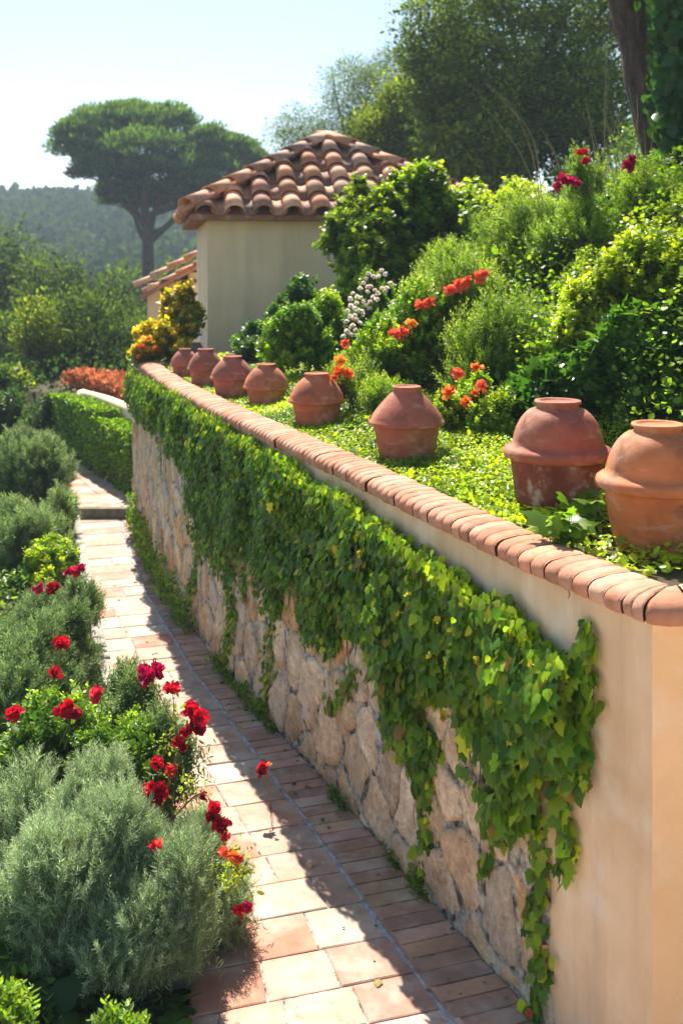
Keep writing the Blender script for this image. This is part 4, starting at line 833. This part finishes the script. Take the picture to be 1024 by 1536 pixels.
ivyplant('leafy_plant', 'low dark heart shaped leaves under the silvery bush', 'plant', [(-1.5, -.62, 3.9, 4.5)], .075, 900, (.012, .04, .014), (.05, .11, .03), tpl='heart', hgt=.16)
shrub('bright_herb', 'bright green leafy herb in the bottom corner below the silvery bush', 'plant', [Bl(-60, 80, 1475, 1640, 3.9, .16, 170), Bl(130, 250, 1515, 1660, 3.8, .12, 130)], dict(STY['bright'], tpl='oval', size=.03, per=12, L=.09, old=(.05, .12, .02), new=(.26, .38, .035)))
shrub('dark_bush', 'dark evergreen bush mass left of the long clipped hedge', 'bush', [Bl(-60, 108, 560, 760, 18.5, .9, 700), Bl(20, 112, 585, 740, 17.4, .5, 420)], dict(STY['green'], size=.075, L=.3, old=(.03, .07, .02), new=(.10, .17, .035)))
# undergrowth of the bed
mb = MB(); n = 60000; Yv = rng.uniform(3.3, 18, n); q = rng.uniform(-.02, 3.6, n); X = lx(Yv)-.1-q; g = ground_z(X, Yv)
h = (.05+.30*sm(0, .5, q)*(.6+.6*fbm(np.c_[X*1.4, Yv*1.4, X*0], 2)))*rng.random(n)**.6
D = unit(np.c_[rng.normal(0, 1, (n, 2)), rng.uniform(.2, 1.4, n)]); f = np.clip(.4+.8*fbm(np.c_[X*1.1, Yv*1.1, X*0+2], 2)+rng.normal(0, .2, n), 0, 1)
cloud(mb, np.c_[X, Yv, g+h], D, np.c_[rng.normal(0, .5, (n, 2)), np.ones(n)], .05*np.exp(rng.normal(0, .3, n)), vary(mixc((.05, .11, .03), (.18, .27, .05), f), .18, .12), 'oval')
mb.build('undergrowth', M['leaf_gloss'], kind='stuff')
# crimson flowering spray arching over the path edge
sp_root = empty('flowering_spray', tuple(at(250, 1290, 5.3)*np.array([1, 1, 0])), label='arching stems of crimson geranium blooms leaning over the edge of the path', cat='flowering plant')
m = MB(); fz_ = MB()
stems = [[(285, 1420, 5.2), (240, 1250, 5.25), (268, 1120, 5.2), (247, 1060, 5.2), (225, 1015, 5.2)], [(268, 1120, 5.2), (262, 1080, 5.2), (259, 1036, 5.2)], [(240, 1230, 5.25), (262, 1140, 5.2), (288, 1080, 5.2)],
         [(240, 1250, 5.25), (300, 1190, 4.85), (325, 1230, 4.65), (345, 1290, 4.6), (378, 1345, 4.5), (364, 1366, 4.5)], [(300, 1300, 5.2), (285, 1230, 5.15), (262, 1170, 5.15)], [(345, 1290, 4.6), (365, 1308, 4.55), (382, 1310, 4.5)]]
for st_ in stems:
    P = curve([at(*q) for q in st_], 24); m = MB(); tube(m, P, np.linspace(.0045, .002, 24), 5, (.16, .12, .05)); m.build('stem', M['stem'], sp_root, loc=tuple(sp_root.location))
    n = 26; i_ = rng.integers(3, 24, n); cloud(fz_, P[i_]+rng.normal(0, .012, (n, 3)), randdir(n)+np.array([0, 0, .3]), randdir(n)+np.array([0, -.5, .5]), .028*np.exp(rng.normal(0, .3, n)), vary(mixc((.07, .12, .03), (.3, .3, .08), rng.random(n)), .2, .1), 'oval')
for (x, y, Yf, nn, rr) in ((350, 1302, 4.6, 190, .08), (342, 1320, 4.6, 90, .06), (250, 1120, 5.2, 50, .06), (285, 1180, 5.15, 50, .06)):
    c = at(x, y, Yf); cloud(fz_, c+rng.normal(0, rr*.5, (nn, 3)), randdir(nn)+np.array([0, 0, .4]), randdir(nn)+np.array([0, 0, .5]), .020, vary(mixc((.09, .15, .03), (.38, .42, .12), rng.random(nn)), .2, .12), 'oval')
fz_.build('foliage', M['leaf'], sp_root, loc=tuple(sp_root.location))
for x, y, r, c, Yf in ((217, 1012, 16, MAG, 5.2), (230, 1010, 17, MAG, 5.18), (223, 1020, 14, (.42, .006, .06), 5.15), (259, 1034, 14, RED, 5.2), (284, 1066, 16, RED, 5.2), (292, 1088, 16, DRED, 5.18), (300, 1078, 15, RED, 5.15), (280, 1098, 12, RED, 5.16), (264, 1114, 12, RED, 5.18), (272, 1122, 9, DRED, 5.18),
                       (236, 1146, 11, RED, 5.2), (256, 1156, 11, (.7, .03, .04), 5.2), (226, 1188, 18, RED, 5.15), (242, 1186, 14, RED, 5.12), (232, 1196, 14, DRED, 5.12), (306, 1197, 8, DRED, 4.8), (324, 1212, 12, RED, 4.65), (322, 1228, 13, DRED, 4.65), (336, 1238, 14, DRED, 4.6), (326, 1242, 11, RED, 4.6), (340, 1256, 10, (.7, .05, .05), 4.6),
                       (335, 1280, 9, CORAL, 4.5), (348, 1286, 10, ORG, 4.5), (358, 1290, 8, (.7, .05, .06), 4.5), (360, 1366, 12, RED, 4.5), (370, 1362, 10, (.62, .02, .1), 4.5)):
    flowerhead(sp_root, at(x, y, Yf), r*Yf/F*1.05, c, 'flower', 26)
sm_root = empty('small_red_flower', tuple(at(232, 1290, 4.35)*np.array([1, 1, 0])), label='single red flower growing out of the front of the silvery bush', cat='flower')
m = MB(); tube(m, curve([at(230, 1420, 4.5), at(238, 1340, 4.4), at(234, 1272, 4.3)], 10), .0022, 4, (.12, .16, .05)); m.build('stem', M['stem'], sm_root, loc=tuple(sm_root.location))
flowerhead(sm_root, at(232, 1269, 4.28), .028, RED, 'flower', 20); flowerhead(sm_root, at(239, 1264, 4.28), .018, CORAL, 'flower', 14)
lone = empty('tall_stemmed_flower', tuple(at(406, 1216, 6.04)), label='lone red flower with a yellow petal on a thin stem rising from the paving', cat='flower')
m = MB(); b = at(406, 1216, 6.04); b[2] = .0; tube(m, curve([b, at(402, 1180, 6.0), at(401, 1160, 5.99)], 10), .0028, 5, (.20, .16, .03)); tube(m, curve([b+[.005, 0, 0], at(405, 1185, 6.0), at(402, 1160, 5.99)], 8), .002, 4, (.20, .16, .03)); m.build('stem', M['stem'], lone, loc=tuple(lone.location))
flowerhead(lone, at(396, 1152, 5.98), .042, RED, 'bloom', 26); flowerhead(lone, at(393, 1160, 5.96), .03, DRED, 'bloom', 16); flowerhead(lone, at(405, 1147, 5.96), .02, OY, 'yellow_petal', 8)
# weeds at the foot of the wall
def weed(label, s0, s1, n, hgt, wid, size=.03):
    s = rng.uniform(s0, s1, n); o = .02+wid*rng.random(n)**1.5; z = .02+hgt*rng.random(n)**1.2*(1+.8*fbm(np.c_[s*6, s*0, s*0], 2)); P = w3(s, z, o+.03); m = MB(); s_ = MB()
    root = empty('weed', tuple(w3(np.array((s0+s1)/2), 0., .05)), label=label, cat='weed')
    cloud(m, P, randdir(n)+np.array([0, 0, .7]), randdir(n)+np.array([0, -.3, .7]), size*np.exp(rng.normal(0, .3, n)), vary(mixc((.04, .09, .02), (.16, .26, .03), rng.random(n)), .2, .1), 'oval')
    for k in range(min(n, 30)): tube(m, [w3(s[k], 0., .03), P[k]], .0015, 3, (.08, .1, .03), cap=False)
    m.build('foliage', M['leaf'], root, loc=tuple(root.location))
SP = lambda x: float(px_s(x))
weed('tall strip of weeds along the foot of the far end of the wall', SP(300), SP(208), 2400, .26, .11, .04)
weed('thin fringe of weeds at the wall foot below the first long ivy strand', SP(425), SP(330), 800, .08, .05, .026)
weed('small dark weed tuft at the wall foot, left of the large orange stone', SP(532), SP(510), 160, .07, .04, .022)
weed('tiny weed at the wall foot below the thin ivy strand', SP(655), SP(628), 90, .05, .035, .022)
weed('small weed in the brick border joint beside the wall foot, between the two lower tufts', SP(612), SP(588), 70, .05, .02, .02)
# ------------------------------------------------------------------ clipped hedges and flower strip beyond the step
def hedge(label, ya, yb, zt, thick, n, off=0.0):
    root = empty('clipped_hedge', (float(hx((ya+yb)/2)), (ya+yb)/2, .1), label=label, cat='hedge', group='clipped hedges beyond the step')
    Yv = rng.uniform(ya, yb, n); face = rng.random(n); P = []
    z = np.where(face < .62, rng.uniform(.1, zt, n), zt-.03*rng.random(n)); o = np.where(face < .62, rng.normal(0, .025, n), rng.uniform(-.02, thick, n))
    X = hx(Yv)+o+off+.05*fbm(np.c_[Yv*2, z*3, z*0], 2); z = z+.02*fbm(np.c_[X*3, Yv*3, X*0], 2)
    e = rng.random(n) < .12; Yv = np.where(e, ya+rng.normal(0, .02, n), Yv); X = np.where(e, hx(Yv)+off+rng.uniform(0, thick, n), X); z = np.where(e, rng.uniform(.1, zt, n), z)
    m = MB(); f = np.clip(.25+.6*sm(zt-.35, zt, z)+rng.normal(0, .2, n), 0, 1)
    cloud(m, np.c_[X, Yv, z], randdir(n)+np.array([-.4, -.3, .4]), np.array([-.8, -.4, .6])+rng.normal(0, .5, (n, 3)), .034*np.exp(rng.normal(0, .3, n)), vary(mixc((.06, .13, .02), (.22, .34, .04), rng.random(n)**1.3), .2, .1), 'round')
    m.build('foliage', M['leaf_gloss'], root, loc=tuple(root.location)); c = MB()
    ys = np.linspace(ya+.08, yb-.08, 10); A = []
    for y in ys: A.append([(hx(y)+off+.07, y, .0), (hx(y)+off+.07, y, zt-.10), (hx(y)+off+thick-.05, y, zt-.10), (hx(y)+off+thick-.05, y, .0)])
    V = np.array(A, float).reshape(-1, 3); k = np.arange(9)[:, None]*4; j = np.arange(3)[None]; c.add(V, list(map(tuple, np.stack([k+j, k+4+j, k+5+j, k+1+j], -1).reshape(-1, 4)))+[(0, 1, 2, 3), (36, 39, 38, 37)], (.035, .05, .018), smooth=False)
    c.build('branches', M['stem'], root, loc=tuple(root.location))
hedge('lower clipped hedge block at the foot of the wall end, just beyond the step', 13.72, 15.1, .93, .5, 9000)
hedge('longer clipped hedge further along, topped by a pale coping strip', 15.15, 17.1, 1.04, .32, 11000, .02)
fw = empty('low_wall', (float(hx(16.5))+.7, 16.5, .9), label='low wall with a pale rounded coping behind the longer hedge', cat='wall')
m = MB(); ys = np.linspace(14.0, 17.0, 20); A = []
for y in ys:
    x = hx(y)+.36
    A.append([(x, y, .2), (x, y, 1.06), (x+.02, y, 1.11), (x+.10, y, 1.13), (x+.18, y, 1.11), (x+.20, y, 1.06), (x+.20, y, .2)])
V = np.array(A).reshape(-1, 3); k = np.arange(19)[:, None]*7; j = np.arange(6)[None]; m.add(V, list(map(tuple, np.stack([k+j, k+7+j, k+8+j, k+1+j], -1).reshape(-1, 4)))+[tuple(range(7)), tuple(range(133, 140))[::-1]], smooth=True)
m.build('wall_face', M['plaster'], fw, loc=tuple(fw.location))
fb = empty('flower_bed', (float(hx(17))+1.3, 17, .93), label='band of rusty orange flowers behind the pale coping of the low wall', cat='flower bed')
m = MB(); n = 16000; Yv = rng.uniform(14.8, 17.9, n); X = hx(Yv)+.58+rng.uniform(0, .8, n); z = .95+(.38+.06*fbm(np.c_[X*4, Yv*4, X*0], 2))*rng.random(n)**.4
cl = mixc((.10, .14, .03), (.62, .20, .09), (rng.random(n)*.5+.5)*(z > 1.08)); cloud(m, np.c_[X, Yv, z], randdir(n)+np.array([0, 0, .8]), randdir(n)+np.array([0, -.3, .6]), .05*np.exp(rng.normal(0, .3, n)), vary(cl, .25, .15), 'round'); m.build('blossoms', M['petal'], fb, loc=tuple(fb.location))
# ------------------------------------------------------------------ trees
def tree(name, label, base, blobs, leaf=.12, n_cl=220, per=40, cr=.5, old=(.025, .05, .018), new=(.10, .15, .03), trunk=.16, tpl='clump', group=None, flat=.8, mat='leaf_far', shell_=.55, lean=None, limbs=9, newp=.4):
    base = np.asarray(base, float); root = empty(name, tuple(base), label=label, cat='tree', group=group); m = MB(); b = MB()
    top = np.mean([q[0] for q in blobs], 0)
    T = curve([base-[0, 0, .3], base*.6+top*.4+([0, 0, 0] if lean is None else lean), top], 14); tube(b, T, np.linspace(trunk, trunk*.35, 14), 8, (1, 1, 1), rough=.25)
    for c, r, wgt in blobs:
        k = max(4, int(n_cl*wgt)); d = randdir(k); rf = np.where(rng.random(k) < shell_, rng.uniform(.82, 1.0, k), rng.uniform(.2, .85, k)); cc = c+d*r*rf[:, None]*(1+.25*fbm(d*2.3+c, 2))[:, None]
        for q in range(min(limbs, k)):
            s0 = T[rng.integers(5, 13)]; e = cc[q]; tube(b, curve([s0, (s0+e)/2+rng.normal(0, .1, 3)*r.mean(), e], 7), np.linspace(trunk*.35, trunk*.07, 7), 5, (1, 1, 1), cap=False)
        rr = cr*np.exp(rng.normal(0, .35, k)); pd = randdir(k*per).reshape(k, per, 3)*(rng.random((k, per, 1))**.4); P = cc[:, None]+pd*rr[:, None, None]*np.array([1, 1, flat])
        D = unit(pd)+rng.normal(0, .5, pd.shape)+np.array([0, 0, .2]); Nn = pd*.8+np.array([0, 0, .7])+rng.normal(0, .5, pd.shape)
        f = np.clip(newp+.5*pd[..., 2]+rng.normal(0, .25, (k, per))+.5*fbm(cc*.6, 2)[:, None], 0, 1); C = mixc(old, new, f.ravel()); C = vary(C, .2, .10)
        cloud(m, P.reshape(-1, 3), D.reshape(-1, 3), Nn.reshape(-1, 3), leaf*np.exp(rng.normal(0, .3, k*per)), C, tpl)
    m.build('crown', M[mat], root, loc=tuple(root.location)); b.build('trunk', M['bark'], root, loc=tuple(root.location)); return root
def Tb(x0, x1, y0, y1, Y, w, ry=None): c, r, _ = Bl(x0, x1, y0, y1, Y, ry); return (c, r, w)
def gb(px, Y): X = (px-CX)*Y/F; return (X, Y, float(ground_z(X, Y)))
tree('evergreen_tree', 'large dark evergreen tree towering over the slope right of the hut roof', gb(790, 24), [Tb(690, 930, -130, 130, 24, 1.0, 1.8), Tb(600, 760, -40, 150, 23.5, .6, 1.3), Tb(640, 850, 60, 250, 23, .8, 1.3), Tb(790, 960, 60, 290, 23, .9, 1.4), Tb(650, 800, 170, 300, 22.5, .6, 1.0), Tb(610, 720, 60, 230, 22.8, .5, 1.0), Tb(870, 1010, -100, 120, 25, .5, 1.3)],
     leaf=.085, n_cl=420, per=62, cr=.34, old=(.06, .10, .025), new=(.26, .32, .06), trunk=.24, tpl='oval', newp=.35)
tree('olive_tree', 'wispy blue green tree beyond the roof, its thin top against the sky', gb(500, 30), [Tb(478, 585, 90, 240, 30, 1, 1.2), Tb(405, 500, 165, 260, 30, .6, 1.0), Tb(540, 640, 70, 180, 31, .5, 1.0)], leaf=.085, n_cl=300, per=52, cr=.36, old=(.05, .085, .05), new=(.16, .20, .09), trunk=.12, tpl='slim', shell_=.75)
tree('young_tree', 'sunlit yellow green tree behind the right hip of the hut roof', gb(610, 26), [Tb(555, 665, 115, 260, 26, 1, 1.0), Tb(520, 600, 170, 250, 26, .4, .8), Tb(620, 700, 200, 300, 25, .5, .8)], leaf=.08, n_cl=330, per=52, cr=.32, old=(.08, .12, .02), new=(.28, .32, .04), trunk=.10, tpl='oval')
tree('leafy_tree', 'bright green tree in front of the dark one in the left valley, rounded top', gb(110, 22), [Tb(60, 190, 430, 680, 22, 1.2, 1.1), Tb(20, 120, 560, 700, 21, .7, 1.0), Tb(120, 200, 520, 660, 23, .5, .8)], leaf=.085, n_cl=300, per=46, cr=.33, old=(.03, .06, .018), new=(.14, .19, .04), trunk=.12, tpl='oval', group=None)
tree('pale_tree', 'small pale yellow green tree poking up at the left of the valley trees', gb(55, 21), [Tb(28, 85, 445, 560, 21, .5, .5), Tb(-10, 50, 560, 660, 19, .6, .6)], leaf=.075, n_cl=220, per=40, cr=.25, old=(.09, .14, .02), new=(.34, .36, .05), trunk=.08, tpl='oval')
tree('dark_tree', 'dense dark green tree at the left edge under the wooded hill', gb(20, 33), [Tb(-110, 95, 350, 600, 33, 1.3, 2.2), Tb(30, 150, 385, 600, 31, .8, 1.5), Tb(-60, 60, 480, 700, 27, .8, 1.5)], leaf=.13, n_cl=330, per=48, cr=.5, old=(.025, .05, .018), new=(.10, .14, .035), trunk=.2, tpl='oval')
tree('bushy_tree', 'mid green tree just left of the outbuilding wall', gb(180, 30), [Tb(120, 215, 425, 600, 30, 1, 1.4), Tb(170, 235, 480, 600, 27, .5, 1.0)], leaf=.11, n_cl=260, per=44, cr=.45, old=(.025, .05, .018), new=(.10, .14, .035), trunk=.14, tpl='oval')
tree('distant_tree', 'hazy blue green tree far behind the outbuilding, under the umbrella pine', gb(250, 62), [Tb(150, 240, 410, 500, 62, .6, 2.5), Tb(240, 330, 395, 500, 66, .6, 2.5), Tb(330, 420, 380, 470, 70, .5, 2.5)], leaf=.28, n_cl=160, per=36, cr=1.0, trunk=.2)
# umbrella pine: flat topped crown carried on spreading limbs
def umbrella_pine():
    Y = 60; b = gb(222, Y); root = empty('umbrella_pine', b, label='tall umbrella pine with a broad dark domed crown against the pale sky', cat='tree'); m = MB(); t = MB()
    T = curve([np.array(b)-[0, 0, .5], at(222, 420, Y), at(221, 345, Y), at(214, 290, Y), at(215, 235, Y)], 18); tube(t, T, np.linspace(.42, .17, 18), 10, (1, 1, 1), rough=.2)
    lobes = [(75, 185, 182, 262, 59, 1.8), (95, 250, 158, 262, 60.5, 2.6), (110, 210, 215, 300, 58.5, 1.8), (130, 300, 195, 300, 58, 2.4), (195, 300, 160, 250, 61, 2.2), (180, 310, 230, 325, 60, 2.4), (280, 345, 190, 290, 60, 2.2), (300, 395, 205, 285, 61, 2.0), (250, 372, 235, 310, 59, 2.0), (150, 245, 270, 335, 61, 1.8), (235, 330, 270, 330, 62, 1.5), (165, 235, 158, 220, 62, 2), (330, 398, 225, 275, 61, 1.5)]
    for x0, x1, y0, y1, Yl, ry in lobes:
        c, r, _ = Bl(x0, x1, y0, y1-8, Yl, ry); s0 = T[rng.integers(7, 14)]; e = c-[0, 0, r[2]*.5]
        tube(t, curve([s0, (s0+e)/2-[0, 0, .3], e], 9), np.linspace(.19, .07, 9), 6, (1, 1, 1), cap=False)
        k = 125; d = randdir(k); d[:, 2] = np.where(d[:, 2] < -.45, -d[:, 2], d[:, 2]); cc = c+d*r*rng.uniform(.7, 1.0, (k, 1))*(1+.15*fbm(d*3+c))[:, None]
        for q in range(14): tube(t, curve([e, (e+cc[q])/2, cc[q]], 4), np.linspace(.045, .015, 4), 4, (1, 1, 1), cap=False)
        per = 90; pd = randdir(k*per).reshape(k, per, 3); pd[..., 2] = abs(pd[..., 2])*rng.choice([1, 1, -.5], (k, per)); P = cc[:, None]+pd*(rng.random((k, per, 1))**.5)*np.array([.5, .5, .32])
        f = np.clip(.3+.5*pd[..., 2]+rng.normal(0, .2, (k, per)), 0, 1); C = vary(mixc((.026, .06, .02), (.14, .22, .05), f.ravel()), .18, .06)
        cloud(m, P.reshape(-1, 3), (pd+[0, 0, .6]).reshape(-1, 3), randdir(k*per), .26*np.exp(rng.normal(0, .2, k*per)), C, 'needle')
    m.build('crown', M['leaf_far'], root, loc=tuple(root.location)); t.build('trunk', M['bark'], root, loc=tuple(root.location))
TPL['needle'] = (np.array([(0, 0, 0), (.12, .5, 0), (0, 1, 0), (-.12, .5, 0)], float), np.array([(0, 1, 2), (0, 2, 3)]))
umbrella_pine()
# leaning pine trunk with hanging ivy at the top of the slope
Y = 11.5; lp = empty('leaning_pine', gb(1005, Y), label='leaning dark pine trunk at the top right, beside a hanging curtain of ivy', cat='tree'); t = MB(); m = MB()
T = curve([np.array(gb(1010, Y))-[0, 0, .3], at(1000, 250, Y), at(975, 150, Y), at(955, 50, Y), at(935, -30, Y), at(900, -250, Y+.3)], 30); tube(t, T, np.linspace(.25, .19, 30), 16, (1, 1, 1), rough=.12)
cr = T[-1]+np.array([0, .6, 1.2])
for k in range(70):
    d = randdir(1)[0]; e = cr+d*np.array([1.9, 1.7, .8])*rng.uniform(.5, 1); 
    if k < 14: tube(t, curve([T[rng.integers(24, 30)], (cr+e)/2, e], 7), np.linspace(.08, .02, 7), 6, (1, 1, 1), cap=False)
    q = 60; pd = randdir(q)*rng.random((q, 1))**.5; cloud(m, e+pd*np.array([.35, .35, .22]), pd+[0, 0, .5], randdir(q), .13, vary(np.tile((.03, .06, .02), (q, 1)), .2, .1), 'needle')
m.build('crown', M['leaf_grey'], lp, loc=tuple(lp.location)); t.build('trunk', M['bark'], lp, loc=tuple(lp.location))
hv_ = empty('hanging_ivy', gb(1020, 10.6), label='curtain of broad blue green ivy leaves hanging in the top right corner', cat='ivy'); m = MB(); t = MB()
for k in range(34):
    x = rng.uniform(982, 1110); y0 = -90; y1 = rng.uniform(150, 330) if x > 1000 else rng.uniform(80, 250); Yk = 10.6+rng.uniform(-.25, .3)
    P = curve([at(x-10, y0, Yk), at(x+rng.normal(0, 6), (y0+y1)/2, Yk-.05), at(x+rng.normal(0, 8), y1, Yk)], 14); tube(t, P, .005, 4, (.09, .07, .04), cap=False)
    n = 62; q = rng.random(n)*13; B = np.stack([np.interp(q, np.arange(14), P[:, a]) for a in range(3)], -1)+rng.normal(0, .04, (n, 3))
    cloud(m, B, np.array([0, -.25, -1])+rng.normal(0, .35, (n, 3)), np.array([-.2, -1, .45])+rng.normal(0, .35, (n, 3)), .125*np.exp(rng.normal(0, .2, n)), vary(mixc((.018, .055, .025), (.06, .13, .045), rng.random(n)), .18, .08), 'heart')
m.build('foliage', M['leaf_gloss'], hv_, loc=tuple(hv_.location)); t.build('ivy_stems', M['stem'], hv_, loc=tuple(hv_.location))
# far wooded hill
mb = MB(); K = 2300; Yv = rng.uniform(80, 225, K); X = rng.uniform(-.62, .25, K)*Yv; g = ground_z(X, Yv); rr = rng.uniform(2.2, 4.2, K); per = 85
d = randdir(K*per).reshape(K, per, 3); d[..., 2] = abs(d[..., 2]); P = np.stack([X, Yv, g+rr*.4], -1)[:, None]+d*rr[:, None, None]*rng.uniform(.8, 1.05, (K, per, 1))*np.array([1, 1, 1.1])
kc = mixc((.02, .042, .02), (.045, .06, .028), rng.random(K)**3); kc = kc*np.exp(rng.normal(0, .14, (K, 1))); C = np.repeat(kc, per, 0)
cloud(mb, P.reshape(-1, 3), d.reshape(-1, 3)+rng.normal(0, .5, (K*per, 3)), d.reshape(-1, 3)+rng.normal(0, .4, (K*per, 3)), .8*np.exp(rng.normal(0, .3, K*per)), vary(C, .08, .04), 'clump')
mb.build('forest', M['leaf_far'], kind='stuff')
# low growth over the valley ground
mb = MB(); n = 60000; Yv = rng.uniform(18, 85, n); X = -Yv*rng.uniform(.0, .55, n)-3.5; g = ground_z(X, Yv); h = (.4+.8*np.clip(fbm(np.c_[X*.25, Yv*.25, X*0], 2)+.4, 0, 2))*rng.random(n)
cloud(mb, np.c_[X, Yv, g+h*np.interp(Yv, [18, 60], [.5, 1.3])], randdir(n)+[0, 0, .5], randdir(n)+[0, 0, 1.], np.interp(Yv, [18, 40, 85], [.06, .16, .45])*np.exp(rng.normal(0, .3, n)), vary(np.tile((.035, .065, .02), (n, 1)), .3, .1), 'clump')
mb.build('valley_shrubbery', M['leaf_far'], kind='stuff')
# haze: the warm damp air of the valley
HAZE = .0013
if HAZE > 0:
    m = bpy.data.materials.new('haze'); nt, N_, L_ = nodes(m); out = N_.new('ShaderNodeOutputMaterial'); pv = N_.new('ShaderNodeVolumePrincipled')
    pv.inputs['Color'].default_value = (.72, .86, 1, 1); pv.inputs['Density'].default_value = HAZE; pv.inputs['Anisotropy'].default_value = .0; L_.new(pv.outputs[0], out.inputs['Volume'])
    mb = MB(); box(mb, (-520, -60, -9), (420, 460, 31)); mb.build('haze', m, kind='stuff')

# litter under the wall and on the path
mb = MB(); n = 170; s_ = rng.uniform(.0, 10, n); o = .03+.5*rng.random(n)**2.5; P = w3(s_, .019, o); P[:, 2] += .004*rng.random(n)
C = mixc((.20, .12, .05), (.30, .26, .08), rng.random(n)); cloud(mb, P, np.c_[rng.normal(0, 1, (n, 2)), np.zeros(n)], np.c_[rng.normal(0, .15, (n, 2)), np.ones(n)], .022*np.exp(rng.normal(0, .35, n)), vary(C, .3, .1), 'heart')
mb.build('fallen_leaves', M['dry'], kind='stuff')
mb = MB()
for x0, pts_ in ((853, [(0, 1.0), (.004, .6), (-.006, .3), (.002, 0)]), (848, [(0, 1.0), (-.01, .7), (-.004, .45)]), (858, [(0, 1.0), (.008, .75)])):
    s0 = float(px_s(x0)); tube(mb, w3(np.array([s0+a for a, b in pts_]), np.array([1.775+.065*b for a, b in pts_]), .001), np.linspace(.0035, .0015, len(pts_)), 4, (.10, .08, .06))
mb.build('crack', M['stem'], wall, loc=(float(wx(YC)), YC, 0))
# ------------------------------------------------------------------ camera, sun, sky
cam = bpy.data.cameras.new('camera'); co = bpy.data.objects.new('camera', cam); col.objects.link(co); scene.camera = co
co.location = (0, 0, HC); co.rotation_euler = (R(90), 0, 0)
cam.sensor_fit = 'HORIZONTAL'; cam.sensor_width = 24.0; cam.lens = 24.0*F/1024.0; cam.shift_y = -(768-HY)/1024.0
cam.clip_end = 6000; cam.clip_start = .05
cam.dof.use_dof = True; cam.dof.focus_distance = 5.3; cam.dof.aperture_fstop = 2.8
AZ, EL = R(-13), R(50)
sd = Vector((math.sin(AZ)*math.cos(EL), math.cos(AZ)*math.cos(EL), math.sin(EL)))
sl = bpy.data.lights.new('sun', 'SUN'); so = bpy.data.objects.new('sun', sl); col.objects.link(so)
sl.energy = 3.6; sl.angle = R(.53); sl.color = (1, .93, .82); so.rotation_euler = (-sd).to_track_quat('-Z', 'Y').to_euler(); so.location = (0, 0, 50)
w = bpy.data.worlds.new('World'); scene.world = w; w.use_nodes = True; nt = w.node_tree; nt.nodes.clear()
sky = nt.nodes.new('ShaderNodeTexSky'); sky.sky_type = 'NISHITA'; sky.sun_disc = False; sky.sun_elevation = EL; sky.sun_rotation = AZ
sky.air_density = 1.0; sky.dust_density = 0.45; sky.ozone_density = 1.0; sky.altitude = 100
bg = nt.nodes.new('ShaderNodeBackground'); bg.inputs[1].default_value = .058; ow = nt.nodes.new('ShaderNodeOutputWorld')
nt.links.new(sky.outputs[0], bg.inputs[0]); nt.links.new(bg.outputs[0], ow.inputs[0])
v = scene.view_settings; v.view_transform = 'Standard'; v.look = 'None'; v.gamma = 1; v.exposure = 1.75; v.use_curve_mapping = False
scene.cycles.max_bounces = 8; scene.cycles.transmission_bounces = 5; scene.cycles.diffuse_bounces = 5; scene.cycles.volume_bounces = 0
scene.cycles.use_denoising = True
